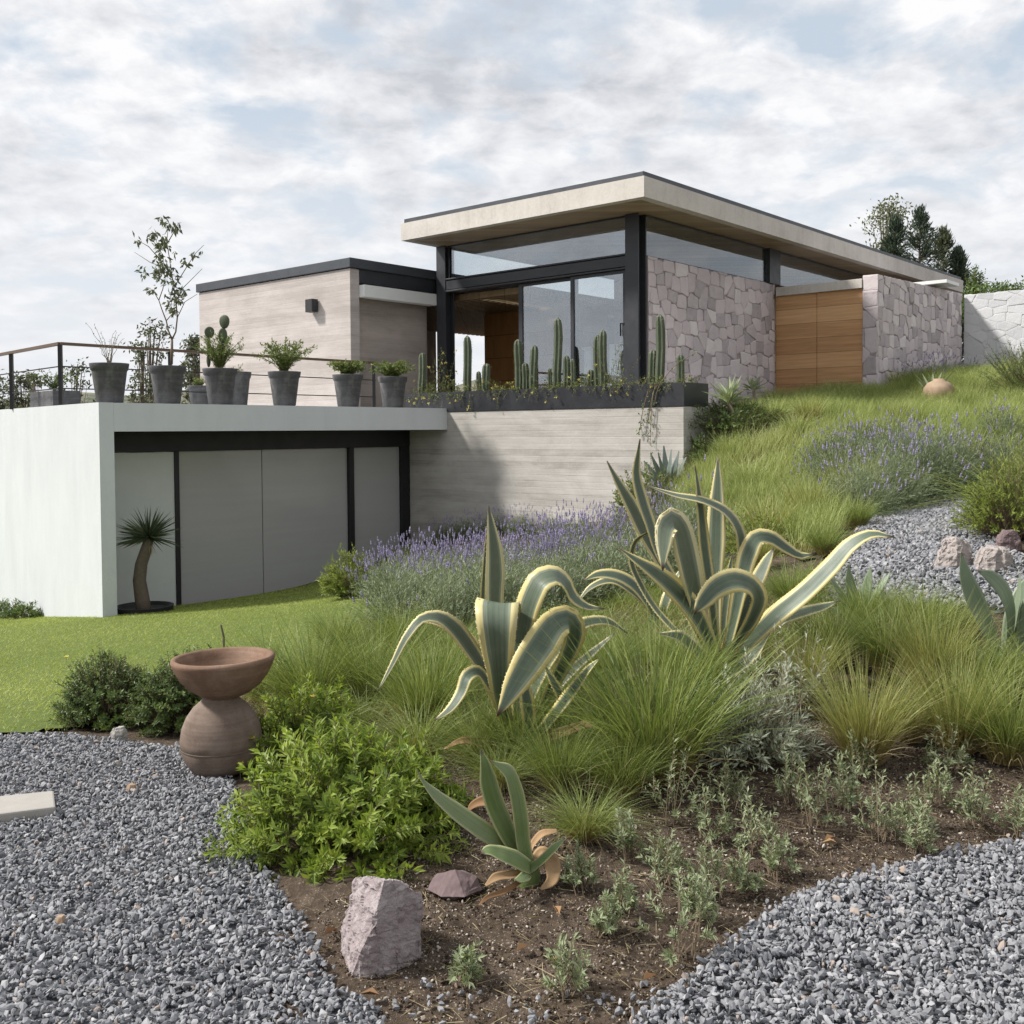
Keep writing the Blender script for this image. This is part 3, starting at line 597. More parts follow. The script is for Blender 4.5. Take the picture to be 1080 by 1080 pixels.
def shrub(name, label, cat, loc, rx, ry, h, nst, per, L, w, mat, stem, seed, frac=.5, up=.45, group=None, shell=.35, flowers=None, stem_w=.004, twist=1.0, lump=.22, root=None, z0=.12, fname='foliage', fold=.25, curl=.1):
    rng = np.random.default_rng(seed); loc = np.asarray(loc, float)
    if root is None: root = thing(name, label, cat, loc, group)
    loc = ROOT[root.name] if name is None else loc
    tip = dome_points(rng, nst, rx, ry, h, shell, z0)
    k = 1 + lump * np.sin(tip[:, 0] / rx * 3.1 + seed) * np.cos(tip[:, 1] / ry * 2.7 + seed * 1.7) + rng.normal(0, .07, nst); tip *= k[:, None]
    foot = tip * np.array([.28, .28, 0]) + rng.normal(0, .02, (nst, 3)) * np.array([1, 1, 0])
    foot[:, 2] = -.01
    midp = foot * .45 + tip * .55 + np.array([0, 0, 1.0]) * (h * .08)
    if loc is not None:
        foot = foot + loc; tip = tip + loc; midp = midp + loc
    t = np.linspace(1 - frac, 1, per)[None, :, None]
    pos = (1 - t) ** 2 * foot[:, None] + 2 * t * (1 - t) * midp[:, None] + t * t * tip[:, None]
    tan = nrm(2 * (1 - t) * (midp - foot)[:, None] + 2 * t * (tip - midp)[:, None])
    r = rng.normal(size=(nst, per, 3)); rad = nrm(np.cross(tan, r))
    d = nrm(rad + tan * (up + .8 * (t > .96)) + np.array([0, 0, .15]))
    nv = nrm(tan + rng.normal(0, .25, d.shape) * twist)
    ln = L * rng.uniform(.65, 1.15, (nst, per)) * (1 - .45 * (t[..., 0] > .97))
    tint_st = np.repeat(rng.random(nst), per)
    v, f, tn = leaves(pos.reshape(-1, 3), d.reshape(-1, 3), nv.reshape(-1, 3), ln.ravel(), w * ln.ravel() / L, fold, rng, curl)
    tn = tn * .55 + np.repeat(tint_st, 5) * .45
    mesh_obj(fname, v, f, mat, root, attrs={'tint': tn})
    if stem is not None:
        ts = np.linspace(0, .97, 5); n = nst; V = np.zeros((n, 15, 3))
        for i, q in enumerate(ts):
            c = (1 - q) ** 2 * foot + 2 * q * (1 - q) * midp + q * q * tip; tg = nrm(2 * (1 - q) * (midp - foot) + 2 * q * (tip - midp))
            x = nrm(np.cross(tg, np.array([.3, .9, .1]))); y = np.cross(tg, x); rr = stem_w * (1 - .6 * q)
            for j in range(3):
                a = 2 * math.pi * j / 3; V[:, i * 3 + j] = c + rr * (math.cos(a) * x + math.sin(a) * y)
        q = np.array([[i * 3 + j, i * 3 + (j + 1) % 3, (i + 1) * 3 + (j + 1) % 3, (i + 1) * 3 + j] for i in range(4) for j in range(3)])[None] + (np.arange(n) * 15)[:, None, None]
        mesh_obj('stems', V.reshape(-1, 3), q.reshape(-1, 4), stem, root)
    if flowers:
        nf, size, fm = flowers; sel = rng.choice(nst, nf, replace=False); c = tip[sel] + np.array([0, 0, .012]); K = 6
        a = rng.uniform(0, 6.28, (nf, 1)) + np.arange(K)[None] * 2 * math.pi / K
        dd = np.stack([np.cos(a), np.sin(a), np.full(a.shape, .35)], -1).reshape(-1, 3)
        v, f, tn = leaves(np.repeat(c, K, 0), dd, np.tile([0, 0, 1.0], (nf * K, 1)), size, size * .55, .1, rng)
        mesh_obj('flowers', v, f, fm, root, attrs={'tint': tn})['kind'] = 'stuff'
    return root

# ------------------------------------------------------------------ lawn and meadow blades
rng = np.random.default_rng(21)
def field(name, poly, n, L, w, mat, label, lean, droop, seed, clump=None, segs=2, hscale=None):
    rng = np.random.default_rng(seed); p = rand_in(poly, n, rng)
    if clump:
        cc = rand_in(poly, clump[0], rng); p = cc[rng.integers(0, len(cc), n)] + rng.normal(0, clump[1], (n, 2)); k = inside(poly, p[:, 0], p[:, 1]); p = p[k]; n = len(p)
    z = T(p[:, 0], p[:, 1]); d = rng.normal(0, lean, (n, 3)); d[:, 2] = 1
    d[:, 0] += .10; d[:, 1] += -.05
    sz = rng.uniform(.55, 1.15, n) * (1 if hscale is None else hscale(p))
    v, f, t, a = blades(np.column_stack([p, z - .005]), d, L * sz, w, droop, rng, segs)
    patch = .5 + .32 * smooth_noise(p[:, 0], p[:, 1], 1.3, seed) + .3 * smooth_noise(p[:, 0], p[:, 1], 4.5, seed + 3)
    k = (segs + 1) * 2
    t = np.clip(t * .5 + np.repeat(patch, k) * .5, 0, 1)
    return props(mesh_obj(name, v, f, mat, attrs={'tint': t, 'along': a}), label=label, kind='stuff')
field('lawn_grass', LAWN, 300000, .050, .0046, M['lawn'], 'short mown grass of the lawn by the white garden room', .5, .35, 22, segs=1)
field('meadow_grass', MEADOW, 120000, .40, .0062, M['meadow'], 'fine yellow-green grass covering the slope below the stone walls', .24, .16, 23, clump=(700, .15), segs=3)
SIDE = np.array([list(G(1110, 655)[:2]), list(G(1060, 810)[:2]), list(G(1120, 860)[:2]), list(G(1300, 850)[:2]), [5.2, 4.6], [9, 5.5], [10, 12.5], [5.8, 12.4], list(G(1120, 600)[:2])])
field('meadow_grass', SIDE, 26000, .42, .0062, M['meadow'], 'loose grass growing on the bank right of the path', .28, .22, 25, clump=(220, .15), segs=3)
BED = np.array([list(G(250, 740)[:2]), list(G(330, 690)[:2]), list(G(420, 640)[:2]), list(G(640, 620)[:2]), list(G(760, 600)[:2]), list(G(870, 610)[:2]), list(G(900, 690)[:2]), list(G(700, 745)[:2]), list(G(470, 775)[:2]), list(G(300, 770)[:2])])
field('ground_cover_grass', BED, 26000, .30, .0042, M['fountain'], 'loose green grass growing through the planted bed between the agaves', .38, .4, 24, clump=(420, .07), segs=3)

# ------------------------------------------------------------------ the house
house = thing('modern_house', 'flat-roofed modern house of board-marked concrete, pink stone, glass and white plaster on the hillside', 'house', W(12.7, 12.4, -.8))
VD = 13.4
wdir = np.array([-.65, .76]); wdir /= np.linalg.norm(wdir); win = np.array([.76, .65]); win /= np.linalg.norm(win)
m = MB(); c0 = W(6.468, 12.414, 0)[:2]; c1 = W(6.665, 12.414, 0)[:2]
m.prism([c0, c1, c1 + wdir * 9.5, c0 + wdir * 9.5], -2.4, 2.0)
t0 = W(6.667, 12.414, 0)[:2]; t1 = W(12.73, 12.414, 0)[:2]; t2 = W(12.73, 15.6, 0)[:2]; t3 = W(12.395, 15.6, 0)[:2]; t4 = W(12.395, 21, 0)[:2]
m.prism([t0, t1, t2, t3, t4, t0 + wdir * 9.2], 1.632, 1.998)
m.build('white_wall', M['plaster'], house)
part_box('retaining_wall', M['concrete'], house, 12.733, 12.98, 7.728, 14.4, -1.2, 1.935, bev=.008)
part_box('retaining_wall', M['concrete'], house, 12.982, 16.5, 7.728, 7.95, -1.0, 1.931, bev=.008)
part_box('floor_slab', M['concrete'], house, 12.985, 28.5, 7.955, 19.3, -.5, 1.926, bev=.008)
part_box('interior_floor', M['dark_floor'], house, 14.72, 27.9, 9.75, 14.3, 1.93, 2.0, bev=0)
# lower storey: recessed sliding screens
part_box('door_head', M['black'], house, 6.75, 12.73, VD - .06, VD + .1, 1.34, 1.63, bev=.004)
def ux(px, v=VD):
    d = ray(px, 480); o = np.array([0, 0, EYE]); t = (v - o @ VA) / (d @ VA); return float((o + d * t) @ UA)
a0, a1, b0, b1, b2, c0_, c1_, e0_ = ux(112), ux(182), ux(187), ux(277), ux(366.5), ux(371.5), ux(421.5), 12.73
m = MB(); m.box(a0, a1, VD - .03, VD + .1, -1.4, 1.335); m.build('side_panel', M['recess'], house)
def screen_door(u0, u1):
    fr = MB(); fr.box(u0, u1, VD + .02, VD + .06, -1.4, 1.338)
    o = fr.build('screen_door', M['screen'], house); return o
screen_door(b0, b1 - .012); screen_door(b1 + .004, b2); screen_door(c0_, c1_)
for q0, q1 in ((a1, b0), (b2, c0_), (c1_, e0_)):
    part_box('door_post', M['black'], house, q0 + .001, q1 - .001, VD - .05, VD + .08, -1.4, 1.339, bev=.003)
# low concrete wing on the terrace
part_box('wing_wall', M['concrete_pink'], house, 12.411, 12.63, 14.535, 19.44, 1.9, 4.588, bev=.008)
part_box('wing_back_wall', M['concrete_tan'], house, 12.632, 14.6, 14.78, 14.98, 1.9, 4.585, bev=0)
part_box('wing_wall', M['concrete_pink'], house, 12.632, 19.3, 19.2, 19.438, 1.9, 4.586, bev=0)
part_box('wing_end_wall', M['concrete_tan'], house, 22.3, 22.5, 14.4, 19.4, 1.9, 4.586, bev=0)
part_box('wing_floor', M['dark_floor'], house, 14.61, 22.29, 14.31, 19.19, 1.93, 1.995, bev=0)
m = MB(); m.box(12.37, 22.55, 14.49, 19.49, 4.60, 4.775); bevel(m.build('wing_roof_cap', M['cap'], house), .008)
part_box('wing_beam', M['steel'], house, 12.634, 14.62, 14.545, 14.76, 4.345, 4.598, bev=.004)
part_box('wing_lintel', M['white_paint'], house, 12.634, 14.5, 14.40, 14.62, 4.08, 4.30, bev=.004)
# frame of the glass room
def hcol(u0, u1, v0, v1, z0, z1, name='column'):
    m = MB(); tf = .028
    m.box(u0, u0 + tf, v0, v1, z0, z1); m.box(u1 - tf, u1, v0, v1, z0, z1); m.box(u0 + tf, u1 - tf, (v0 + v1) / 2 - .02, (v0 + v1) / 2 + .02, z0, z1)
    return bevel(m.build(name, M['steel'], house), .003)
hcol(14.5, 14.76, 9.672, 9.933, 1.93, 5.225); hcol(14.5, 14.76, 14.16, 14.40, 1.93, 5.225)
m = MB()
m.box(14.5, 14.70, 9.937, 14.158, 4.318, 4.345); m.box(14.5, 14.70, 9.937, 14.158, 4.55, 4.577); m.box(14.59, 14.61, 9.937, 14.158, 4.346, 4.549)
m.box(14.515, 14.588, 9.937, 14.158, 4.36, 4.535)
bevel(m.build('beam', M['steel'], house), .003)
m = MB(); m.box(14.70, 22, 14.17, 14.40, 4.34, 4.57); bevel(m.build('side_beam', M['steel'], house), .003)
part_box('column', M['steel'], house, 19.15, 19.62, 9.62, 9.80, 4.53, 5.225, bev=.004)
part_box('column', M['steel'], house, 22.6, 22.75, 14.1, 14.3, 1.95, 5.225, bev=.004)
# glazing: clerestories and sliding doors, each with frame and pane
def window(name, boxes, pane, gm, rails=()):
    f = MB()
    for b in boxes: f.box(*b)
    o = bevel(f.build(name, M['steel'], house), .002)
    p_ = MB(); p_.box(*pane); p_.build('pane', gm, o)
    return o
window('clerestory_window', [(14.575, 14.625, 9.937, 14.158, 5.195, 5.224), (14.575, 14.625, 9.937, 9.955, 4.58, 5.194), (14.575, 14.625, 14.14, 14.158, 4.58, 5.194)], (14.596, 14.604, 9.956, 14.139, 4.579, 5.194), M['glass_coat'])
window('clerestory_window', [(14.78, 19.14, 9.67, 9.72, 5.195, 5.224), (14.78, 19.14, 9.67, 9.72, 4.53, 4.545)], (14.77, 19.14, 9.692, 9.70, 4.546, 5.194), M['glass'])
window('clerestory_window', [(19.63, 27.4, 9.67, 9.72, 5.195, 5.224), (19.63, 27.4, 9.67, 9.72, 4.53, 4.545)], (19.63, 27.4, 9.692, 9.70, 4.546, 5.194), M['glass'])
window('clerestory_window', [(14.77, 22.6, 14.25, 14.30, 5.195, 5.224), (14.77, 22.6, 14.25, 14.30, 4.572, 4.59)], (14.77, 22.6, 14.272, 14.28, 4.591, 5.194), M['glass'])
def sliding(u, v0, v1, st):
    o = window('glass_door', [(u, u + .05, v0, v0 + st, 2.01, 4.31), (u, u + .05, v1 - st, v1, 2.01, 4.31), (u, u + .05, v0 + st, v1 - st, 2.01, 2.07), (u, u + .05, v0 + st, v1 - st, 4.26, 4.31)], (u + .02, u + .028, v0 + st, v1 - st, 2.071, 4.259), M['glass_coat'])
    return o
d1 = sliding(14.56, 9.95, 11.14, .07); d2 = sliding(14.63, 11.05, 12.40, .09)
m = MB(); m.bar(W(14.545, 10.06, 3.2), W(14.545, 10.06, 3.42), .025, .025); m.bar(W(14.545, 10.06, 3.41), W(14.56, 10.0, 3.41), .02, .02); m.build('handle', M['black'], d1)
# roof: fascia ring, soffit, dark cap
UR0, UR1, VR0, VR1 = 13.583, 29.0, 8.944, 14.42
m = MB(); zf0, zf1 = 5.222, 5.545
m.box(UR0, UR0 + .16, VR0, VR1, zf0, zf1); m.box(UR1 - .16, UR1, VR0, VR1, zf0, zf1); m.box(UR0 + .16, UR1 - .16, VR0, VR0 + .16, zf0, zf1); m.box(UR0 + .16, UR1 - .16, VR1 - .16, VR1, zf0, zf1)
roof = m.build('roof', M['fascia'], house)
part_box('soffit', M['soffit'], roof, UR0 + .161, UR1 - .161, VR0 + .161, VR1 - .161, 5.226, 5.30, bev=0)
part_box('roof_cap', M['cap'], roof, UR0 + .035, UR1 - .05, VR0 + .035, VR1 - .05, 5.547, 5.63, bev=.006)

# stone cladding: each stone a bevelled polygon block
def clip(poly, nx, ny, d):
    out = []
    for i in range(len(poly)):
        a, b = poly[i], poly[(i + 1) % len(poly)]; fa = a[0] * nx + a[1] * ny - d; fb = b[0] * nx + b[1] * ny - d
        if fa <= 0: out.append(a)
        if fa * fb < 0:
            t = fa / (fa - fb); out.append((a[0] + (b[0] - a[0]) * t, a[1] + (b[1] - a[1]) * t))
    return out
def voronoi_cells(w, h, cw, ch, seed, jit=.36):
    rng = random.Random(seed); pts = []; rows = max(1, round(h / ch)); cols = max(1, round(w / cw))
    for j in range(-1, rows + 1):
        sft = rng.random()
        for i in range(-1, cols + 2):
            if rng.random() < .10: continue
            pts.append(((i + sft + rng.uniform(-jit, jit)) * w / cols, (j + .5 + rng.uniform(-jit, jit)) * h / rows))
    out = []
    for i, (x, y) in enumerate(pts):
        poly = [(0, 0), (w, 0), (w, h), (0, h)]
        for k, (a, b) in enumerate(pts):
            if k == i or abs(a - x) > 4 * cw or abs(b - y) > 4 * ch: continue
            nx, ny = a - x, b - y
            q = math.hypot(nx, ny)
            ax = abs(nx) / cw; ay = abs(ny) / ch      # squarer stones: lean the cut towards the axes
            if ax > ay * 1.15: nx, ny = nx, ny * .35
            elif ay > ax * 1.15: nx, ny = nx * .35, ny
            poly = clip(poly, nx, ny, nx * (a + x) / 2 + ny * (b + y) / 2)
            if len(poly) < 3: break
        if len(poly) >= 3: out.append(poly)
    return out
def cladding(name, org, ax, nor, w, hfun, hmax, cw, ch, seed, mat, parent, depth=.022, gap=.004):
    rng = random.Random(seed + 1); V, Fc, T_ = [], [], []
    org = np.asarray(org, float); up = np.array([0, 0, 1.0])
    for poly in voronoi_cells(w, hmax, cw, ch, seed):
        poly = [(x, min(y, hfun(x))) for x, y in poly]
        cxm = sum(q[0] for q in poly) / len(poly); cym = sum(q[1] for q in poly) / len(poly)
        rr = [math.hypot(q[0] - cxm, q[1] - cym) for q in poly]
        if min(rr) < .012 or max(rr) < .05: continue
        ar = abs(sum(poly[i][0] * poly[(i + 1) % len(poly)][1] - poly[(i + 1) % len(poly)][0] * poly[i][1] for i in range(len(poly)))) / 2
        if ar < .006: continue
        n = len(poly); b = len(V); dz = depth * rng.uniform(.55, 1.15); tx, ty = rng.uniform(-.05, .05), rng.uniform(-.05, .05); tn = rng.random()
        rings = ((gap, 0.0), (gap, dz * .55), (gap + .010, dz * .9), (gap + .035, dz))
        for g, z in rings:
            for (x, y), r in zip(poly, rr):
                k = max(0.15, 1 - g * 1.3 / r); xx = cxm + (x - cxm) * k + rng.uniform(-.006, .006); yy = cym + (y - cym) * k + rng.uniform(-.006, .006)
                V.append(org + ax * xx + up * yy + nor * (z + (xx - cxm) * tx + (yy - cym) * ty if z > 0 else z)); T_.append(tn)
        for k in range(3):
            for i in range(n): Fc.append((b + k * n + i, b + k * n + (i + 1) % n, b + (k + 1) * n + (i + 1) % n, b + (k + 1) * n + i))
        Fc.append(tuple(b + 3 * n + i for i in range(n)))
    return mesh_obj(name, np.array(V), Fc, mat, parent, attrs={'tint': np.array(T_)})
def stone_wall(u0, u1, v, thick, z0, z1a, z1b, seed, name='stone_wall', mat=M['stone'], mort=M['mortar'], cw=.27, ch=.235, ends=True):
    m = MB(); q = [W(u0, v, z0), W(u1, v, z0), W(u1, v + thick, z0), W(u0, v + thick, z0), W(u0, v, z1a), W(u1, v, z1b), W(u1, v + thick, z1b), W(u0, v + thick, z1a)]
    m.hexa(q); o = m.build(name, mort, house)
    hf = lambda x: (z1a + (z1b - z1a) * x / (u1 - u0)) - z0 + .004
    cladding('stone_facing', W(u0, v, z0), UA, -VA, u1 - u0, hf, max(z1a, z1b) - z0 + .004, cw, ch, seed, mat, o)
    if ends: cladding('stone_facing', W(u0, v - .045, z0), VA, -UA, thick + .045, lambda x: z1a - z0 + .004, z1a - z0 + .004, .3, .3, seed + 9, mat, o)
    return o
stone_wall(14.775, 19.40, 9.66, .2, 1.6, 4.525, 4.525, 31, ends=False)
stone_wall(19.44, 24.44, 7.575, .26, 1.7, 4.52, 4.63, 37)
# entrance: door leaves and lintel
part_box('door_lintel', M['fascia'], house, 19.40, 19.64, 7.84, 9.62, 4.285, 4.465, bev=.006)
for q0, q1 in ((7.842, 8.768), (8.778, 9.655)):
    part_box('entrance_door', M['door_wood'], house, 19.46, 19.54, q0, q1, 1.9, 4.282, bev=.004)
part_box('porch_roof', M['fascia'], house, 19.66, 24.3, 7.86, 9.6, 4.30, 4.46, bev=0)
part_box('roof_spout', M['white_paint'], house, 22.6, 23.4, 7.30, 8.9, 4.665, 4.735, bev=.004)
# interior seen through the glass
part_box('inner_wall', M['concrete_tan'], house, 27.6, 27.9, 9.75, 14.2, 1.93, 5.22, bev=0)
stone_wall(18.7, 27.0, 12.9, .2, 2.0, 5.2, 5.2, 51, 'inner_stone_wall', M['stone_in'], M['mortar'], ends=True)
for k in range(42):
    u = 14.95 + k * .175
    part_box('ceiling_slat', M['slat_wood'], house, u, u + .07, 12.45, 19.1, 4.20, 4.315, bev=0)
part_box('wood_panel', M['panel_wood'], house, 17.05, 18.6, 13.2, 15.45, 2.0, 4.19, bev=.004)

# ------------------------------------------------------------------ furniture inside
tb = thing('dining_table', 'brown wooden table seen through the sliding glass', 'table', W(16.9, 11.6, 2.0))
part_box('table_top', M['table'], tb, 16.3, 17.5, 10.9, 12.6, 2.70, 2.76)
for q in ((16.36, 10.96), (17.38, 10.96), (16.36, 12.48), (17.38, 12.48)): part_box('leg', M['table'], tb, q[0], q[0] + .07, q[1], q[1] + .07, 2.0, 2.70, bev=0)
def chair(u, v, lab):
    t = thing('dining_chair', lab, 'chair', W(u, v, 2.0), 'chairs at the table indoors')
    part_box('seat', M['seat_fabric'], t, u - .22, u + .22, v - .22, v + .22, 2.42, 2.48); part_box('backrest', M['seat_fabric'], t, u - .22, u - .17, v - .22, v + .22, 2.52, 2.88)
    for a, b in ((-.2, -.2), (.16, -.2), (-.2, .16), (.16, .16)): part_box('leg', M['black'], t, u + a, u + a + .04, v + b, v + b + .04, 2.0, 2.42, bev=0)
chair(15.95, 11.3, 'dark chair at the brown table, behind the sliding glass'); chair(15.95, 12.2, 'dark chair nearest the open doorway, by the wood panel')
t = thing('canvas_board', 'white board with a dark printed mark, leaning behind the glass door beside the corner column', 'board', W(15.3, 10.65, 2.0))
part_box('board', M['canvas'], t, 15.3, 15.34, 10.49, 10.83, 2.0, 3.15, bev=.004)
fc = bpy.data.curves.new('mark', 'FONT'); fc.body = 'NTS'; fc.size = .17; fc.extrude = .001; fc.align_x = 'CENTER'; fc.materials.append(M['ink'])
_tmp = bpy.data.objects.new('mark_text', fc); COL.objects.link(_tmp); bpy.context.view_layer.update()
fm_ = bpy.data.meshes.new_from_object(_tmp.evaluated_get(bpy.context.evaluated_depsgraph_get())); bpy.data.objects.remove(_tmp); fm_.materials.clear(); fm_.materials.append(M['ink'])
fo = bpy.data.objects.new('mark', fm_); COL.objects.link(fo); fo.parent = t
fo.matrix_local = Matrix.Translation(Vector(W(15.297, 10.65, 2.62) - ROOT[t.name])) @ Matrix(((-VA[0], 0, -UA[0], 0), (-VA[1], 0, -UA[1], 0), (0, 1, 0, 0), (0, 0, 0, 1)))
t = thing('display_plinth', 'slim white plinth standing indoors behind the sliding door', 'plinth', W(15.6, 11.5, 2.0))
part_box('plinth_base', M['white_paint'], t, 15.5, 15.75, 11.38, 11.6, 2.0, 2.06); part_box('plinth_body', M['white_paint'], t, 15.53, 15.72, 11.41, 11.57, 2.062, 3.1); part_box('plinth_top', M['white_paint'], t, 15.5, 15.75, 11.38, 11.6, 3.102, 3.15)

# ------------------------------------------------------------------ wall lamp, railing, planter, white wall
t = thing('wall_lamp', 'small dark box lamp on the pale concrete wing wall', 'lamp', W(12.41, 15.54, 3.98))
part_box('back_plate', M['lamp'], t, 12.395, 12.41, 15.47, 15.61, 3.88, 4.08, bev=.002); part_box('lamp_body', M['lamp'], t, 12.25, 12.394, 15.44, 15.64, 3.86, 4.10, bev=.004)
VRL = 14.2; rc = np.array([-6.26, 14.37, 2.0]); rl = np.array([-1.47, 1.58, 0]) / np.linalg.norm([1.47, 1.58])
rail = thing('terrace_railing', 'dark steel railing with a timber handrail round the terrace edge', 'railing', rc)
zr = 2.86
m = MB(); m.bar(rc + [0, 0, zr - 2.0], W(12.70, VRL, zr), .06, .04); m.bar(rc + [0, 0, zr - 2.0], rc + rl * 7.5 + [0, 0, zr - 2.0], .06, .04); m.build('handrail', M['rail_wood'], rail)
for z in (2.24, 2.545):
    m = MB(); m.bar(rc + [0, 0, z - 2.0], W(12.70, VRL, z), .016, .016); m.bar(rc + [0, 0, z - 2.0], rc + rl * 7.5 + [0, 0, z - 2.0], .016, .016); m.build('rail_rod', M['black'], rail)
for pt in [rc, rc + rl * 2.08, rc + rl * 4.2, rc + rl * 6.3, W(8.55, VRL, 2.0), W(10.6, VRL, 2.0), W(12.66, VRL, 2.0)]:
    m = MB(); m.bar(np.array([*pt[:2], 1.99]), np.array([*pt[:2], zr - .02]), .05, .05, (0, 1, 0)); m.build('post', M['black'], rail)
pl = thing('planter_box', 'long black steel planter along the edge of the upper terrace', 'planter', W(13.05, 10.5, 1.94))
m = MB(); 
m.box(12.72, 12.735, 7.715, 13.44, 1.939, 2.275); m.box(13.385, 13.40, 7.715, 13.44, 1.939, 2.275); m.box(12.7355, 13.3845, 7.715, 7.73, 1.939, 2.275); m.box(12.7355, 13.3845, 13.425, 13.44, 1.939, 2.275)
m.build('planter_shell', M['planter'], pl)
part_box('soil', M['soil_pot'], pl, 12.737, 13.383, 7.732, 13.423, 1.96, 2.23, bev=0)
ww = thing('garden_wall', 'whitewashed stone boundary wall right of the pink stone wall', 'wall', W(24.47, 5, 1.8))
m = MB(); m.box(24.50, 24.75, -1.5, 7.53, 1.4, 4.60); m.build('wall', M['mortar_white'], ww)
cladding('stone_facing', W(24.50, 7.53, 1.4), -VA, -UA, 6.5, lambda x: 3.21, 3.21, .40, .17, 71, M['stone_white'], ww, depth=.010, gap=.002)

# ------------------------------------------------------------------ pots with plants on the terrace edge
def pot_parts(root, c, r=.245, h=.51):
    m = MB(); k = r / .245; q = h / .51
    prof = [(0.001, .0), (.155 * k, .0), (.165 * k, .012 * q), (.215 * k, .40 * q), (.219 * k, .415 * q), (.232 * k, .425 * q), (.245 * k, .50 * q), (.243 * k, .51 * q), (.225 * k, .51 * q), (.20 * k, .44 * q), (.001, .43 * q)]
    m.lathe(prof, c, 36); m.build('pot', M['pot'], root, smooth=False).data.polygons.foreach_set('use_smooth', [True] * (36 * (len(prof) - 1)))
    m = MB(); m.lathe([(.001, .452 * q), (.205 * k, .447 * q), (.20 * k, .43 * q)], c, 24); m.build('soil', M['soil_pot'], root)
def pot_at(px, name, label, cat='potted plant', v=12.68, r=.245, h=.51, group='grey pots along the terrace edge'):
    u = ux(px, v); c = W(u, v, 2.002); t = thing(name, label, cat, c, group); pot_parts(t, c, r, h); return t, c
def strands(name, root, c, n, spread, h, L, w, mat, stem, seed, per=9, weep=.3):
    """wispy arching stems with small leaves"""
    rng = np.random.default_rng(seed); mm = MB(); lp, ld = [], []
    for i in range(n):
        a = rng.uniform(0, 6.28); r = spread * rng.uniform(.3, 1); hh = h * rng.uniform(.5, 1)
        pts = [c + np.array([math.cos(a) * r * t ** 1.3, math.sin(a) * r * t ** 1.3, hh * (t * (1 + weep) - weep * t ** 2.4)]) + rng.normal(0, .008, 3) * (t > 0) for t in np.linspace(0, 1, 7)]
        mm.tube(pts, np.linspace(.005, .0016, 7), 4)
        for t in rng.uniform(.15, 1, per):
            k = t * 6; j = min(5, int(k)); q = pts[j] * (1 - k + j) + pts[j + 1] * (k - j); lp.append(q); ld.append(pts[j + 1] - pts[j] + rng.normal(0, .08, 3))
    mm.build('stems', stem, root)
    lp = np.array(lp); ld = nrm(np.array(ld)); v, f, t = leaves(lp, ld + rng.normal(0, .5, ld.shape), rng.normal(size=ld.shape) + [0, 0, 1], L * rng.uniform(.6, 1.2, len(lp)), w, .2, rng)
    mesh_obj(name, v, f, mat, root, attrs={'tint': t})
t, c = pot_at(117, 'potted_plant', 'grey pot with a few sparse twiggy stems, leftmost of the front row'); strands('foliage', t, c + [0, 0, .44], 11, .30, .62, .028, .011, M['potleaf'], M['stem'], 61, 7, .2)
t, c = pot_at(178, 'potted_tree', 'grey pot holding a slim young tree with sparse drooping leaves', 'potted tree')
def tp(zx, zy, dy=0.0): return P(120 + zx / 6.0, 220 + zy / 6.0, c[1] + dy)
br = [[(365, 985), (368, 900), (368, 830)], [(368, 830), (345, 770), (332, 710), (305, 640), (285, 580), (255, 530), (225, 500)], [(368, 830), (392, 780), (402, 690), (395, 600), (380, 500), (365, 400), (350, 300), (335, 210), (345, 120), (300, 70)],
      [(332, 710), (375, 660), (392, 620)], [(285, 580), (310, 510), (325, 440), (300, 330), (275, 220), (240, 140)], [(365, 400), (310, 370), (230, 340), (130, 275)], [(380, 500), (430, 420), (480, 340), (520, 280), (570, 230)], [(395, 600), (440, 500), (500, 440), (560, 380)], [(345, 210), (385, 140), (410, 90)], [(300, 330), (220, 240), (150, 200)], [(402, 690), (450, 590), (530, 540)]]
m = MB(); rng = np.random.default_rng(77); lp = []
for bi, b in enumerate(br):
    dd = rng.uniform(-.22, .22) if bi > 1 else (0 if bi == 0 else rng.uniform(-.1, .1))
    pts = [tp(x, y, dd * i / (len(b) - 1)) for i, (x, y) in enumerate(b)]
    m.tube(pts, np.linspace(.020 if bi == 0 else .012 if bi < 3 else .007, .017 if bi == 0 else .003, len(pts)), 6)
m.build('trunk', M['stem'], t, smooth=True)
for x, y, n, s in [(300, 70, 10, 22), (350, 100, 14, 30), (395, 110, 10, 22), (250, 160, 16, 30), (310, 210, 26, 38), (270, 230, 12, 22), (150, 200, 7, 16), (290, 300, 10, 22), (310, 350, 30, 40), (275, 390, 14, 24), (345, 390, 16, 26), (450, 335, 8, 24), (505, 285, 7, 16), (395, 270, 4, 18), (180, 380, 7, 22), (200, 410, 5, 18), (240, 510, 10, 22), (385, 440, 12, 24), (380, 520, 22, 32), (400, 580, 16, 24), (440, 520, 9, 22), (345, 600, 7, 14), (370, 635, 14, 20), (330, 460, 6, 20), (555, 265, 2, 6), (290, 440, 6, 20)]:
    for k in range(int(n * 1.7)):
        lp.append(tp(x + rng.normal(0, s * .62), y + rng.normal(0, s * .62), rng.normal(0, .12)))
lp = np.array(lp); ld = rng.normal(0, .6, lp.shape) + [0, 0, -.85]
v, f, tn = leaves(lp, ld, rng.normal(size=lp.shape), .098 * rng.uniform(.6, 1.15, len(lp)), .036, .2, rng, .1); mesh_obj('foliage', v, f, M['tree_leaf'], t, attrs={'tint': tn})
t, c = pot_at(233.5, 'potted_plant', 'grey pot with a prickly pear cactus among feathery green stems')
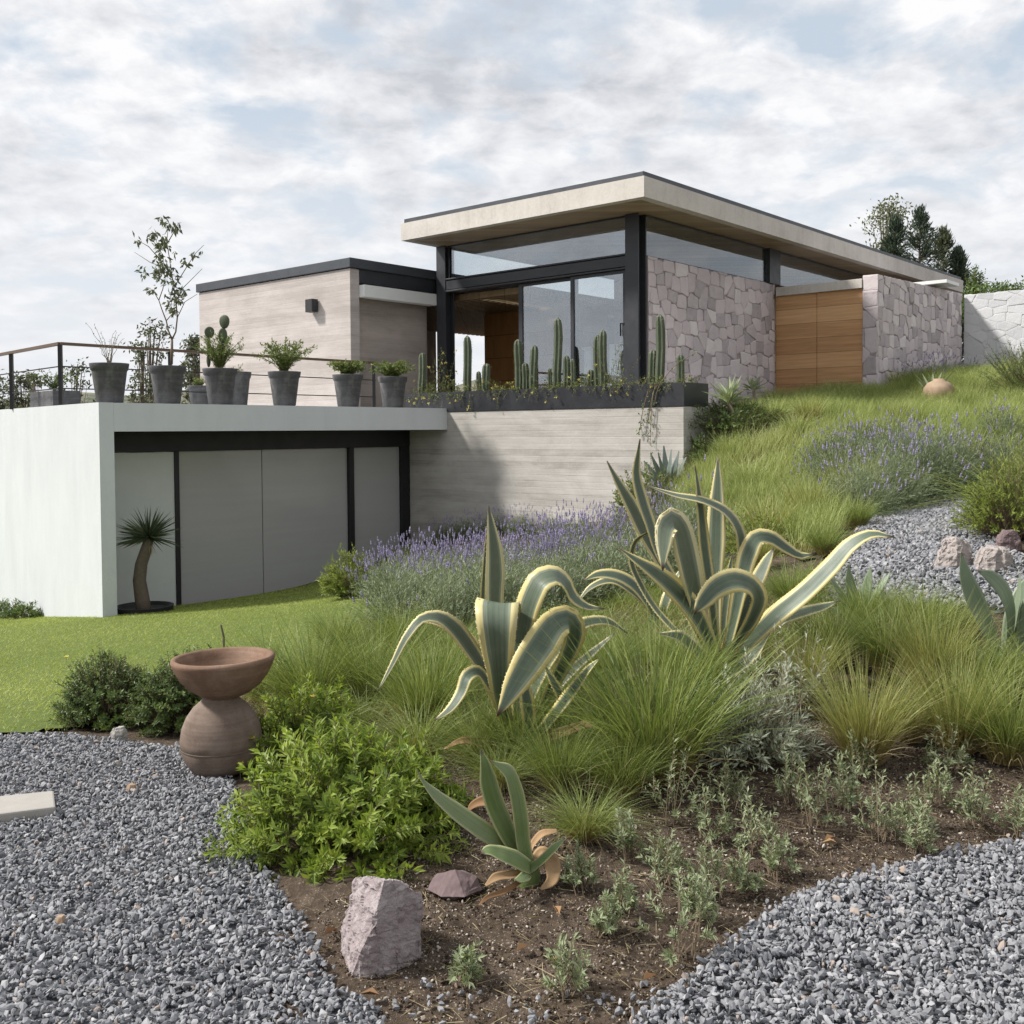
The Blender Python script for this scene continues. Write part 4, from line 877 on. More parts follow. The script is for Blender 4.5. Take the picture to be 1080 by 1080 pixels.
def pad(cen, rw, rh, th, ang):
    vs, fs, n = [], [], 18
    for s_, sc in ((-1, .0), (-1, .8), (-.45, 1.0), (.45, 1.0), (1, .8), (1, 0)):
        for k in range(n):
            a = 2 * math.pi * k / n; rx_ = rw * sc * math.cos(a); rz_ = rh * sc * math.sin(a) * (1 - .1 * math.sin(a))
            vs.append(cen + np.array([rx_ * math.cos(ang), rx_ * math.sin(ang), rz_]) + np.array([-math.sin(ang), math.cos(ang), 0]) * th * s_ * .5)
    for i in range(5):
        for k in range(n): fs.append((i * n + k, i * n + (k + 1) % n, (i + 1) * n + (k + 1) % n, (i + 1) * n + k))
    return vs, fs
m = MB(); Yc = c[1]
for (x, y, rw, rh, an) in [(605, 780, 31, 37, .3), (700, 712, 34, 44, -.2), (600, 870, 12, 70, 0), (600, 960, 13, 40, 0), (690, 800, 28, 50, .5), (680, 900, 25, 60, .2)]:
    m.add(*pad(tp(x, y, 0.02 if x < 650 else .08), rw / 6 / 1089 * Yc, rh / 6 / 1089 * Yc, .035, an))
m.build('cactus_pads', M['cactus'], t, smooth=True)
strands('foliage', t, c + [0, 0, .44], 80, .36, .58, .045, .013, M['potleaf'], M['green_stem'], 62, 34, .4)
t, c = pot_at(301, 'potted_plant', 'grey pot with a loose bushy plant of long thin arching stems below the wall lamp'); strands('foliage', t, c + [0, 0, .44], 75, .50, .54, .05, .018, M['potleaf'], M['green_stem'], 63, 34, .6)
t, c = pot_at(367.8, 'potted_plant', 'grey pot with a low rounded leafy plant, second from the planter'); strands('foliage', t, c + [0, 0, .43], 70, .32, .30, .055, .025, M['potleaf'], M['green_stem'], 64, 26, .7)
t, c = pot_at(415, 'potted_plant', 'grey pot with a leafy plant flecked with yellow flowers, next to the planter'); strands('foliage', t, c + [0, 0, .43], 75, .42, .33, .052, .022, M['potleaf'], M['green_stem'], 65, 26, .8); strands('flowers', t, c + [0, 0, .43], 10, .36, .34, .035, .03, M['cream_flower'], M['green_stem'], 66, 2, .4)
t, c = pot_at(212, 'potted_plant', 'grey round pot with a small green plant standing behind the railing', v=14.6, r=.2, h=.36); strands('foliage', t, c + [0, 0, .3], 30, .18, .22, .04, .018, M['potleaf'], M['green_stem'], 67, 10, .3)
t, c = pot_at(251, 'potted_plant', 'dark grey pot half hidden behind the prickly pear pot', v=13.5, r=.22, h=.53); strands('foliage', t, c + [0, 0, .44], 16, .15, .2, .04, .014, M['potleaf'], M['green_stem'], 68, 6, .3)
pb = rc + rl * 1.7 + np.array([win[0], win[1], 0]) * .5
t = thing('planter_tub', 'low grey tub with a green shrub behind the left railing', 'planter', pb)
m = MB(); a_ = np.array([rl[0], rl[1], 0]); b_ = np.array([win[0], win[1], 0])
def obox(m, c, a, b, la, lb, h): m.hexa([c - a * la - b * lb, c - b * lb + a * la, c + a * la + b * lb, c - a * la + b * lb] [::-1] + [k + np.array([0, 0, h]) for k in [c - a * la - b * lb, c - b * lb + a * la, c + a * la + b * lb, c - a * la + b * lb][::-1]])
obox(m, pb, a_, b_, .5, .2, .26); m.build('tub', M['pot'], t); strands('foliage', t, pb + [0, 0, .26], 40, .35, .35, .05, .022, M['hedge'], M['green_stem'], 69, 12, .3)

# ------------------------------------------------------------------ planter contents
def cactus(px, top, wpx, lab, u=13.05, lean=0.0):
    d = ray(px, 406); o = np.array([0, 0, EYE]); s = u / (d @ UA); p0 = o + d * s; p0[2] = 2.225
    h = (406 - top) / F_PX * p0[1] + .06; r = wpx / F_PX * p0[1] / 2
    zs = np.array([0, .25, .5, .75, .9, .96, 1.0]) * h; rr = np.array([.9, 1, .96, 1, .92, .7, .12]) * r
    pts = [p0 + np.array([lean * z + .012 * math.sin(z * 5 + px), .01 * math.sin(z * 4 + px), z]) for z in zs]
    root = thing('columnar_cactus', lab, 'cactus', p0, 'columnar cacti in the black planter')
    m = MB(); m.tube(pts, rr, 14, .16); m.build('cactus_stem', M['cactus'], root)
    rng = np.random.default_rng(int(px)); lp, ld = [], []
    for z in np.arange(.06, h * .97, .045):
        for k in range(7):
            a = 2 * math.pi * (2 * k + 1) / 14; q = p0 + np.array([lean * z + .012 * math.sin(z * 5 + px), .01 * math.sin(z * 4 + px), z]); dd = np.array([math.cos(a), math.sin(a), 0]); lp.append(q + dd * r * 1.1); ld.append(dd + rng.normal(0, .5, 3))
    v, f, tn = leaves(np.array(lp), np.array(ld), rng.normal(size=(len(lp), 3)), .03, .004, .1, rng); mesh_obj('spines', v, f, M['straw'], root, attrs={'tint': tn})['kind'] = 'stuff'
for px, top, w_, lab in [(445, 363, 7.5, 'short columnar cactus left of the dark column at the left end of the planter'), (494, 347, 8, 'tall columnar cactus in front of the bright opening'), (513, 377, 8, 'short stout cactus in front of the wood panel'), (505.5, 385, 5, 'very short thin cactus between the tall and the stout one by the wood panel'),
                         (547, 353, 8.5, 'medium columnar cactus at the left edge of the sliding glass'), (554, 378, 7, 'short cactus tucked against the medium cactus at the glass edge'), (563, 360, 8, 'medium columnar cactus just left of the tallest one before the glass'), (588, 332, 8.5, 'tallest columnar cactus, alone before the middle of the sliding glass'), (597, 372, 7, 'short cactus just right of the tallest cactus'), (604, 376, 5, 'thin short cactus under the door stile'),
                         (630, 352, 7, 'left cactus of the close pair in front of the white board'), (636, 347, 8, 'right cactus of the close pair in front of the white board'), (696, 333, 9, 'tall columnar cactus against the pink stone wall'), (688.5, 370, 8, 'short cactus leaning on the tall one by the pink stone wall'), (717, 376, 7.5, 'short cactus at the right end of the black planter'), (580, 385, 4, 'tiny thin cactus left of the tallest cactus'), (622, 388, 6, 'low stub of a cactus left of the close pair')]:
    cactus(px, top, w_, lab, lean=(-.02 if px == 494 else .01))
rng = np.random.default_rng(91)
def creeper(v0, v1, n, lab, seed, h=.22, hang=.35, flower=5, name='trailing_shrub'):
    c = W(12.95, (v0 + v1) / 2, 2.23); t = thing(name, lab, 'shrub', c, 'plants spilling over the black planter'); rng = np.random.default_rng(seed); mm = MB(); lp, ld, fp = [], [], []
    for i in range(n):
        v = rng.uniform(v0, v1); u = rng.uniform(12.78, 13.25); s = W(u, v, 2.23); out = rng.random() < .3
        hh = h * rng.uniform(.3, 1.2); dr = rng.normal(0, .16)
        if out: tail = W(12.66, v + dr, 2.24 - hang * rng.uniform(0, 1)); mid = W(12.70, v + dr * .6, 2.31 + rng.uniform(0, .06))
        else: tail = W(u + rng.normal(0, .1), v + dr, 2.23 + hh); mid = W(u, v + dr * .3, 2.23 + hh * .6)
        pts = [(1 - k) ** 2 * s + 2 * k * (1 - k) * mid + k * k * tail for k in np.linspace(0, 1, 6)]
        mm.tube(pts, np.linspace(.004, .0015, 6), 3)
        for k in rng.uniform(.25, 1, 11): lp.append((1 - k) ** 2 * s + 2 * k * (1 - k) * mid + k * k * tail + rng.normal(0, .015, 3))
        if rng.random() < flower / n: fp.append(tail)
    mm.build('stems', M['stem'], t); lp = np.array(lp)
    v, f, tn = leaves(lp, rng.normal(size=lp.shape) + [0, 0, .2], rng.normal(size=lp.shape) + [0, 0, 1], .035 * rng.uniform(.6, 1.2, len(lp)), .017, .2, rng); mesh_obj('foliage', v, f, M['potleaf'], t, attrs={'tint': tn})
    if fp:
        fp = np.repeat(np.array(fp), 5, 0); v, f, tn = leaves(fp, rng.normal(size=fp.shape), rng.normal(size=fp.shape), .035, .025, .2, rng); mesh_obj('flowers', v, f, M['cream_flower'], t, attrs={'tint': tn})
creeper(12.5, 13.4, 60, 'leafy shrub with yellow flowers at the left end of the planter', 92, .30, .25, 12); creeper(12.6, 13.0, 26, 'taller twiggy climber with yellow flowers before the dark left column', 93, .75, .2, 8)
creeper(11.3, 12.5, 70, 'low plant with pale yellow flowers below the bright opening', 94, .22, .28, 14); creeper(10.0, 11.3, 64, 'low trailing plant before the left sliding glass', 95, .2, .2, 6)
creeper(8.8, 10.0, 64, 'low trailing plant in front of the white board and column foot', 96, .18, .12, 3); creeper(8.95, 9.15, 20, 'slender climber rising in front of the corner column', 97, .6, .1, 2); creeper(7.75, 8.8, 56, 'low trailing plant at the right end of the planter by the stone wall', 98, .17, .12, 1)
t = thing('hanging_vine', 'leggy vine hanging from the planter over the concrete wall', 'vine', W(12.72, 8.45, 2.25), 'plants spilling over the black planter')
rng = np.random.default_rng(99); mm = MB(); lp = []
for pts in [[(697, 404), (685, 408), (676, 424), (672, 440), (671, 452), (668, 458)], [(698, 404), (690, 412), (686, 426), (684, 438), (684, 448)], [(692, 406), (688, 420), (687, 440), (687, 455), (688, 470)], [(699, 405), (694, 416), (692, 428)], [(680, 412), (673, 430), (669, 448), (674, 458)], [(700, 404), (706, 392), (716, 382), (734, 372)]]:
    q = [P(x, y, float(14.95 + .02 * i)) + UA * -.0 for i, (x, y) in enumerate(pts)]
    q = [k + UA * (12.68 - (k @ UA)) if y > 400 else k for k, (x, y) in zip(q, pts)]
    mm.tube(q, np.linspace(.007, .003, len(q)), 4)
    for i in range(len(q) - 1):
        for k in rng.random(8 if i > 1 else 4): lp.append(q[i] * (1 - k) + q[i + 1] * k + rng.normal(0, .02, 3))
mm.build('stems', M['stem'], t); lp = np.array(lp); v, f, tn = leaves(lp, rng.normal(size=lp.shape) + [0, 0, -.8], rng.normal(size=lp.shape), .045, .022, .2, rng); mesh_obj('foliage', v, f, M['hedge'], t, attrs={'tint': tn})

# ------------------------------------------------------------------ bowl, pot, rock, slab
g0 = G(226, 812); Yb = g0[1]; k = Yb / F_PX; bc = P(234, 811, Yb); bc[2] = float(T(bc[0], bc[1])) + .0
t = thing('terracotta_jar', 'round brown clay jar with a dark band, standing under the bowl', 'jar', bc)
prof = [(0.1, 0), (28, 0), (32, 3), (36.5, 10), (40.5, 18), (41.8, 24), (41.8, 25.2), (41, 25.8), (41, 26.4), (42.2, 27.2), (42.4, 34), (40.5, 46), (36, 57), (29, 67), (22, 73), (18.5, 77), (18.5, 80), (16, 80), (.1, 79)]
m = MB(); m.lathe([(r * k, z * k) for r, z in prof], bc, 56); m.build('jar_body', M['terracotta_grey'], t, smooth=True)
m = MB(); m.lathe([(41.4 * k, 25.0 * k), (42.5 * k, 25.6 * k), (42.5 * k, 27.0 * k), (41.4 * k, 27.5 * k)], bc, 56); m.build('dark_band', M['bark'], t, smooth=True)
top = bc + np.array([(238 - 234) * k, 0, 80 * k])
t = thing('terracotta_bowl', 'wide terracotta bowl tilted on top of the round jar', 'bowl', top)
prof = [(.1, 0), (15, 0), (27, 6), (38, 15), (46, 27), (51, 38), (53, 44), (54, 47), (53, 50.5), (50, 51), (47.5, 49), (45, 40), (38, 26), (28, 15), (14, 8), (.1, 7)]
ry = np.array(Matrix.Rotation(math.radians(-1.2), 3, 'Y')) @ np.array(Matrix.Rotation(math.radians(-1), 3, 'X'))
m = MB(); m.lathe([(r * k, z * k * .86) for r, z in prof], top - np.array([0, 0, .012]), 64, ry); m.build('bowl_body', M['terracotta'], t, smooth=True)
st = G(236, 700); m = MB(); m.tube([np.array([st[0], st[1], st[2] - .03]), P(236, 672, st[1]), P(233, 659, st[1])], [.009, .009, .007], 7)
o = m.build('wooden_stake', M['bark'], loc=[st[0], st[1], st[2]]); props(o, 'short wooden stake poking up behind the bowl', 'stake')

def rock_obj(name, pts, mat, label, loc, cuts=4, amp=.006, seed=1, thick=True, cat='rock', group=None):
    bm = bmesh.new()
    for q in pts: bm.verts.new(Vector(np.asarray(q) - loc))
    r = bmesh.ops.convex_hull(bm, input=bm.verts)
    bmesh.ops.delete(bm, geom=[e for e in r['geom_interior'] if isinstance(e, bmesh.types.BMVert)], context='VERTS')
    bmesh.ops.triangulate(bm, faces=bm.faces)
    for _ in range(cuts): bmesh.ops.subdivide_edges(bm, edges=bm.edges[:], cuts=1, use_grid_fill=True)
    from mathutils import noise
    bm.normal_update()
    for v in bm.verts:
        c = v.co * 14 + Vector((seed * 3.1, 0, 0)); d = (abs(noise.fractal(c, .9, 2.1, 6)) - .3) * amp * 1.1 + noise.noise(c * .4) * amp * 1.4 + (noise.cell(c * 1.3) - .5) * amp * .35
        v.co += v.normal * d
    me = bpy.data.meshes.new(name); bm.to_mesh(me); bm.free(); me.materials.append(mat)
    o = bpy.data.objects.new(name, me); COL.objects.link(o); o.location = Vector(loc); return props(o, label, cat, group)
Yr = G(400, 1020)[1]
rp = [(357, 1012, .10), (373, 1025, -.02), (376, 1034, .0), (393, 975, -.05), (405, 929, -.01), (376, 927, .11), (361, 965, .13), (422, 931, 0.01), (443, 943, .05), (447, 960, .05), (446, 1014, .04), (410, 1030, -.01), (440, 1030, .03), (405, 929, .16), (440, 945, .17), (445, 1015, .2), (378, 931, .24), (362, 1012, .25)]
loc = P(402, 1018, Yr); rock_obj('boulder', [P(a, b, Yr + d) for a, b, d in rp], M['rock'], 'large upright pinkish rock at the edge of the gravel, sunlit on its left side', loc, 5, .013, 3)
Yr = G(480, 943)[1]; loc = P(480, 940, Yr); rock_obj('boulder', [P(a, b, Yr + d) for a, b, d in [(452, 938, .03), (460, 922, .06), (480, 917, .05), (503, 925, .06), (508, 938, .04), (490, 946, -.02), (465, 946, -.01), (455, 930, .16), (500, 924, .18), (505, 945, .15), (470, 950, .02)]], M['rock_dark'], 'flat purplish stone lying in the soil below the small agave', loc, 3, .005, 5)
for i, (x0, x1, yt, yb, lab, mt) in enumerate([(113, 132, 769, 783, 'small white stone at the lawn edge beside the dark shrubs', 'slab'), (118, 127, 803, 812, 'small buff pebble sitting on the gravel', 'slab'), (130, 145, 829, 838, 'small peach pebble on the gravel beside the stone slab', 'clay_ball'), (56, 68, 967, 980, 'ochre pebble alone on the gravel near the bottom left', 'clay_ball'), (992, 1036, 568, 602, 'greyish stone at the right edge of the path, left of the two', 'path_stone'), (1034, 1078, 580, 604, 'smooth pale stone at the right edge of the path behind the green agave', 'path_stone'), (1056, 1082, 560, 582, 'brown stone under the lime green shrub by the path', 'rock_dark'), (1005, 1030, 463, 474, 'small grey stone at the top end of the path', 'rock')]):
    b = G((x0 + x1) / 2, yb); yy = b[1]; rr = random.Random(i); w_ = (x1 - x0) / F_PX * yy / 2; h_ = (yb - yt) / F_PX * yy
    pts = []
    for z in (-.15, .5, 1.0):
        for a in np.linspace(0, 6.28, 8)[:-1]:
            s_ = (1.0 if z < .8 else .62) * rr.uniform(.8, 1.08); pts.append(b + np.array([math.cos(a) * w_ * s_, w_ * .8 * math.sin(a) * s_ + w_ * .8, z * h_ * rr.uniform(.85, 1.0)]))
    rock_obj('stone', pts, M[mt], lab, b, 4, min(.02, w_ * .13), i + 10, cat='stone')
sl = [G(-70, 855), G(-66, 879), G(59, 862), G(57, 844)]
m = MB(); zt = .035
m.add([np.array([q[0], q[1], -.02]) for q in sl] + [np.array([q[0], q[1], zt]) for q in sl], [(3, 2, 1, 0), (4, 5, 6, 7), (0, 1, 5, 4), (1, 2, 6, 5), (2, 3, 7, 6), (3, 0, 4, 7)])
o = bevel(m.build('stepping_stone', M['slab'], loc=sl[2]), .008); props(o, 'pale rectangular stepping stone set in the gravel at the left edge', 'slab')

# ------------------------------------------------------------------ agaves: curved thick leaves with toothed edges
def agave_leaf(root, pts, Y0, mat, seed, teeth=True, fold=.13, thick=.0042, name='leaf', phys=.42, wide=1.22):
    """pts: (px, py, dY, width_px[, twist_deg])"""
    rng = np.random.default_rng(seed)
    C = np.array([P(q[0], q[1], Y0 + q[2]) for q in pts]); Wd = wide * np.array([max(q[3], .6) / F_PX * (Y0 + q[2]) for q in pts]); _a, _b = rng.uniform(-26, 26), rng.uniform(0, 6.28); tw = np.radians([q[4] if len(q) > 4 else _a * math.sin(2.2 * i_ / len(pts) * 2 + _b) for i_, q in enumerate(pts)])
    n = len(pts); s = np.concatenate([[0], np.cumsum(np.linalg.norm(np.diff(C, axis=0), axis=1))]); s /= s[-1]
    N = 30; ss = np.linspace(0, 1, N)
    def cr(vals):   # catmull-rom through the points
        vals = np.asarray(vals, float); out = []
        tg = np.gradient(vals, s, axis=0)
        for q in ss:
            i = min(n - 2, max(0, int(np.searchsorted(s, q, 'right') - 1))); h = s[i + 1] - s[i]; t = (q - s[i]) / h
            out.append((2 * t ** 3 - 3 * t ** 2 + 1) * vals[i] + (t ** 3 - 2 * t ** 2 + t) * h * tg[i] + (-2 * t ** 3 + 3 * t ** 2) * vals[i + 1] + (t ** 3 - t ** 2) * h * tg[i + 1])
        return np.array(out)
    c = cr(C); wd = np.maximum(np.interp(ss, s, Wd), .0015); tw_ = np.interp(ss, s, tw)
    tan = nrm(np.gradient(c, axis=0)); view = nrm(c - np.array([0, 0, EYE]))
    side = np.zeros_like(c); ref = None
    for i in range(N):
        a = np.cross(tan[i], view[i])
        if ref is not None and a @ ref < 0: a = -a
        L_ = np.linalg.norm(a); a = a / (L_ + 1e-9)
        if ref is not None: a = nrm(ref * (.55 if L_ > .35 else .85) + a * (.45 if L_ > .35 else .15)); a = nrm(a - tan[i] * (a @ tan[i]))
        ref = a; side[i] = a
    az = C[-1] - C[0]; az[2] = 0; az = nrm(az); sp_ = np.array([-az[1], az[0], 0.0]); best_ = None
    for sg in (1, -1):
        q = nrm(side * (1 - phys) + sg * phys * nrm(sp_ - tan * (tan @ sp_)[:, None])); q = nrm(q - tan * (q * tan).sum(1)[:, None]); nz = np.cross(q, tan); nz = nz * np.sign((nz * -view).sum(1))[:, None]
        sc_ = nz[N // 3:, 2].mean()
        if best_ is None or sc_ > best_[0]: best_ = (sc_, q)
    a_ = best_[1]; nn_ = np.cross(a_, tan); side = np.cos(tw_)[:, None] * a_ + np.sin(tw_)[:, None] * nn_
    nor = np.cross(side, tan)
    up = np.sign((nor * (-view)).sum(1).mean() + 1e-9)
    K = 7; acs = np.linspace(-1, 1, K); V, AC, AL = [], [], []
    for i in range(N):
        th = thick * (1.6 - 1.2 * ss[i]); f_ = fold * (1.9 - 1.75 * ss[i])
        for sg in (1, -1):
            for a in (acs if sg > 0 else acs[::-1]):
                cup = (abs(a) ** 1.5) * wd[i] * .5 * f_ * up
                V.append(c[i] + side[i] * a * wd[i] * .5 + nor[i] * (cup + sg * th * .5 * (1 - .8 * abs(a)))); AC.append(a); AL.append(ss[i])
    R = 2 * K; F = []
    for i in range(N - 1):
        for j in range(R): F.append((i * R + j, i * R + (j + 1) % R, (i + 1) * R + (j + 1) % R, (i + 1) * R + j))
    F.append(tuple(range(R))[::-1]); F.append(tuple(range((N - 1) * R, N * R)))
    if teeth:
        tot = np.linalg.norm(np.diff(C, axis=0), axis=1).sum(); nt = int(tot / .022)
        for sd in (-1, 1):
            for q in np.linspace(.06, .93, nt) + rng.normal(0, .004, nt):
                i = int(np.clip(q * (N - 1), 0, N - 2)); fr_ = q * (N - 1) - i; p0 = c[i] * (1 - fr_) + c[i + 1] * fr_; w_ = wd[i] * (1 - fr_) + wd[i + 1] * fr_
                e = p0 + side[i] * sd * w_ * .5 + nor[i] * up * w_ * .5 * fold * (1.9 - 1.75 * ss[i]); b = len(V); z = .003
                V += [e - tan[i] * z, e + tan[i] * z, e + side[i] * sd * .0045 + tan[i] * .002, e + nor[i] * .002]; AC += [sd] * 4; AL += [q] * 4; F += [(b, b + 1, b + 2), (b + 1, b + 3, b + 2), (b + 3, b, b + 2)]
    return mesh_obj(name, np.array(V), F, mat, root, smooth=True, attrs={'across': np.array(AC), 'along': np.array(AL), 'tint': np.full(len(V), rng.random())})
def agave(label, base, leaves_, mat, seed, name='agave', dead=(), teeth=True, thick=.0042, cat='agave'):
    b = G(*base); root = thing(name, label, cat, b); Y0 = b[1]
    for i, q in enumerate(leaves_): agave_leaf(root, q, Y0, mat, seed + i, teeth, thick=thick)
    for i, q in enumerate(dead):
        o = agave_leaf(root, q, Y0, M['dead_leaf'], seed + 50 + i, False, .5, .003, 'dead_leaf')
    m = MB(); m.lathe([(.045, -.03), (.045, .01), (.035, .04), (.012, .07), (.001, .075)], b, 16); m.build('heart', mat, root, smooth=True)
    return root
A1 = [
 [(545, 768, .1, 10), (541, 720, .14, 15), (530, 690, .16, 17), (523, 660, .17, 19), (521, 630, .17, 20), (522, 606, .17, 20), (521, 578, .16, 15), (518, 553, .15, 7), (515, 533, .14, 1)],
 [(540, 765, .12, 6), (522, 715, .2, 7), (512, 680, .24, 6), (509, 640, .25, 6), (511, 595, .25, 4), (514, 556, .24, 1)],
 [(540, 778, -.02, 12), (533, 755, -.08, 13), (528, 735, -.14, 15), (527, 709, -.20, 22), (525, 680, -.23, 30), (524, 655, -.24, 36), (524, 640, -.20, 38), (526, 636, -.10, 38), (529, 646, .02, 34), (531, 668, .08, 24), (532, 692, .12, 8)],
 [(548, 772, .05, 12), (547, 735, .05, 14), (548, 700, .04, 17), (552, 665, .02, 22), (561, 630, 0, 25), (572, 611, 0, 25), (585, 607, .02, 24), (597, 615, .06, 21), (605, 630, .1, 15), (617, 639, .12, 9), (638, 642, .14, 1)],
 [(560, 775, .02, 12), (572, 748, .02, 13), (583, 722, 0, 15), (595, 698, -.02, 17), (604, 678, -.05, 18), (606, 662, -.10, 20), (599, 653, -.15, 24), (586, 658, -.2, 27), (573, 676, -.24, 31), (557, 700, -.28, 29), (542, 724, -.32, 21), (532, 742, -.35, 10), (524, 756, -.37, 1)],
 [(535, 768, -.02, 9), (520, 733, -.03, 11), (507, 702, -.05, 14), (493, 680, -.06, 17), (479, 662, -.08, 17), (463, 651, -.10, 13), (446, 652, -.12, 9), (432, 667, -.14, 8), (414, 700, -.16, 5), (398, 730, -.18, 1)],
 [(530, 760, .08, 9), (515, 710, .1, 12), (500, 684, .11, 15), (482, 666, .12, 13), (462, 655, .12, 10), (446, 654, .12, 7), (436, 660, .12, 1)],
 [(532, 765, -.06, 8), (515, 722, -.1, 10), (503, 708, -.13, 12), (494, 712, -.16, 13), (486, 731, -.19, 11), (475, 747, -.22, 8), (458, 760, -.24, 1)],
 [(562, 782, -.1, 8), (582, 757, -.16, 10), (598, 736, -.19, 12), (612, 717, -.22, 11), (622, 704, -.24, 8), (633, 694, -.25, 1)],
 [(560, 770, .08, 8), (586, 728, .12, 9), (604, 707, .14, 10), (624, 689, .15, 8), (648, 668, .16, 1)],
 [(550, 785, -.14, 8), (557, 765, -.17, 12), (556, 742, -.18, 16), (553, 724, -.16, 10), (551, 712, -.15, 1)],
 [(560, 780, -.08, 8), (585, 758, -.12, 9), (592, 738, -.14, 9), (583, 718, -.14, 7), (572, 698, -.12, 1)],
 [(545, 785, .2, 9), (560, 735, .26, 12), (583, 690, .3, 13), (610, 660, .33, 12), (640, 655, .36, 8), (662, 668, .38, 1)]]
agave('cream-edged agave nearest the green bush, its broad leaves folding over at the top', (548, 790), A1, M['agave'], 100, dead=[[(560, 785, -.15, 8), (585, 776, -.2, 9), (606, 768, -.24, 8), (622, 764, -.26, 6), (638, 777, -.27, 1)], [(540, 790, -.1, 8), (510, 785, -.15, 9), (485, 782, -.2, 6), (468, 790, -.22, 1)]])
A2 = [
 [(752, 700, .1, 8), (735, 665, .15, 10), (716, 628, .22, 11), (695, 588, .27, 14), (681, 563, .29, 17), (664, 530, .30, 13), (650, 505, .3, 6), (640, 486, .3, 1)],
 [(755, 700, .08, 8), (738, 660, .12, 10), (712, 615, .16, 12), (693, 580, .18, 14), (686, 555, .19, 15), (677, 527, .2, 14), (671, 498, .2, 9), (673, 478, .2, 4), (675, 463, .2, 1)],
 [(756, 702, 0, 10), (745, 672, -.04, 14), (735, 636, -.1, 20), (728, 606, -.14, 26), (722, 578, -.18, 27), (716, 556, -.22, 24), (709, 548, -.26, 22), (703, 555, -.3, 20), (700, 575, -.33, 14), (699, 602, -.35, 1)],
 [(757, 700, .06, 8), (753, 660, .06, 9), (747, 610, .06, 13), (742, 572, .06, 17), (739, 538, .05, 14), (736, 512, .04, 7), (733, 491, .03, 1)],
 [(758, 700, .1, 8), (755, 660, .1, 10), (754, 610, .12, 15), (755, 570, .13, 18), (756, 535, .14, 15), (757, 505, .14, 8), (757, 482, .14, 1)],
 [(762, 700, .08, 8), (772, 655, .1, 10), (781, 610, .12, 11), (783, 580, .12, 12), (778, 556, .1, 12), (766, 540, .06, 12), (742, 528, .02, 11), (712, 522, -.02, 8), (682, 512, -.05, 1)],
 [(764, 700, .04, 8), (774, 655, .02, 12), (783, 612, 0, 16), (790, 583, 0, 18), (799, 567, 0, 16), (812, 567, .02, 14), (828, 577, .04, 11), (845, 586, .05, 7), (860, 584, .05, 1)],
 [(765, 702, .1, 8), (777, 668, .13, 11), (790, 632, .16, 14), (802, 606, .18, 15), (810, 589, .19, 9), (816, 578, .2, 1)],
 [(760, 708, -.06, 9), (778, 676, -.12, 13), (794, 650, -.18, 16), (800, 631, -.22, 18), (792, 617, -.26, 20), (775, 612, -.29, 22), (756, 619, -.32, 20), (742, 634, -.34, 15), (731, 648, -.35, 1)],
 [(758, 712, -.05, 8), (745, 670, -.1, 15), (728, 640, -.14, 21), (708, 618, -.17, 21), (688, 602, -.19, 16), (670, 590, -.2, 9), (653, 578, -.2, 1)],
 [(766, 712, 0, 10), (788, 680, -.06, 15), (816, 652, -.14, 19), (850, 624, -.2, 19), (878, 596, -.24, 19), (899, 573, -.26, 17), (920, 563, -.28, 11), (944, 567, -.3, 1)],
 [(768, 708, .1, 7), (795, 682, .1, 8), (822, 656, .08, 10), (846, 646, .06, 12), (868, 640, .05, 9), (884, 634, .05, 1)],
 [(752, 700, .04, 5), (715, 668, .1, 6), (690, 640, .16, 6), (675, 615, .2, 6), (666, 592, .22, 6), (671, 570, .2, 5), (686, 560, .18, 1)],
 [(758, 716, -.1, 8), (775, 706, -.16, 14), (795, 690, -.2, 13), (812, 668, -.22, 1)],
 [(755, 712, -.1, 8), (738, 690, -.18, 13), (718, 672, -.22, 12), (695, 668, -.26, 1)],
 [(760, 700, .12, 8), (764, 650, .14, 9), (768, 615, .16, 9), (772, 585, .17, 1)]]
agave('large cream-edged agave with tall upright spears and a long leaf reaching over the path', (762, 716), A2, M['agave'], 200)
agave('small cream-edged agave half buried in grass between the two big agaves', (690, 655), [[(692, 655, 0, 6), (680, 632, -.02, 11), (664, 614, -.05, 14), (645, 606, -.08, 12), (630, 606, -.1, 8), (616, 612, -.12, 1)], [(695, 655, .05, 6), (668, 625, .05, 8), (645, 612, .05, 8), (622, 620, .04, 5), (610, 634, .03, 1)], [(696, 655, 0, 7), (704, 630, 0, 10), (712, 612, .03, 7), (718, 600, .04, 1)]], M['agave'], 300)
A3 = [[(548, 912, 0, 11), (530, 891, -.03, 14), (506, 874, -.06, 17), (481, 856, -.08, 16), (458, 837, -.1, 11), (447, 825, -.11, 5), (440, 812, -.12, 1)],
 [(552, 912, 0, 13), (540, 890, -.02, 17), (529, 868, -.03, 22), (520, 846, -.03, 25), (514, 823, -.03, 23), (511, 805, -.03, 12), (507, 791, -.03, 1)],
 [(556, 912, -.02, 13), (551, 890, -.03, 17), (548, 862, -.04, 20), (543, 834, -.05, 21), (536, 815, -.06, 18), (525, 807, -.08, 7), (517, 802, -.09, 1)],
 [(558, 915, -.06, 12), (545, 908, -.1, 19), (528, 901, -.14, 19), (514, 897, -.16, 10), (508, 899, -.17, 3)],
 [(558, 918, -.03, 8), (572, 907, -.05, 9), (585, 894, -.06, 9), (596, 884, -.06, 1)],
 [(556, 922, -.08, 9), (553, 925, -.12, 10), (545, 929, -.15, 6)]]
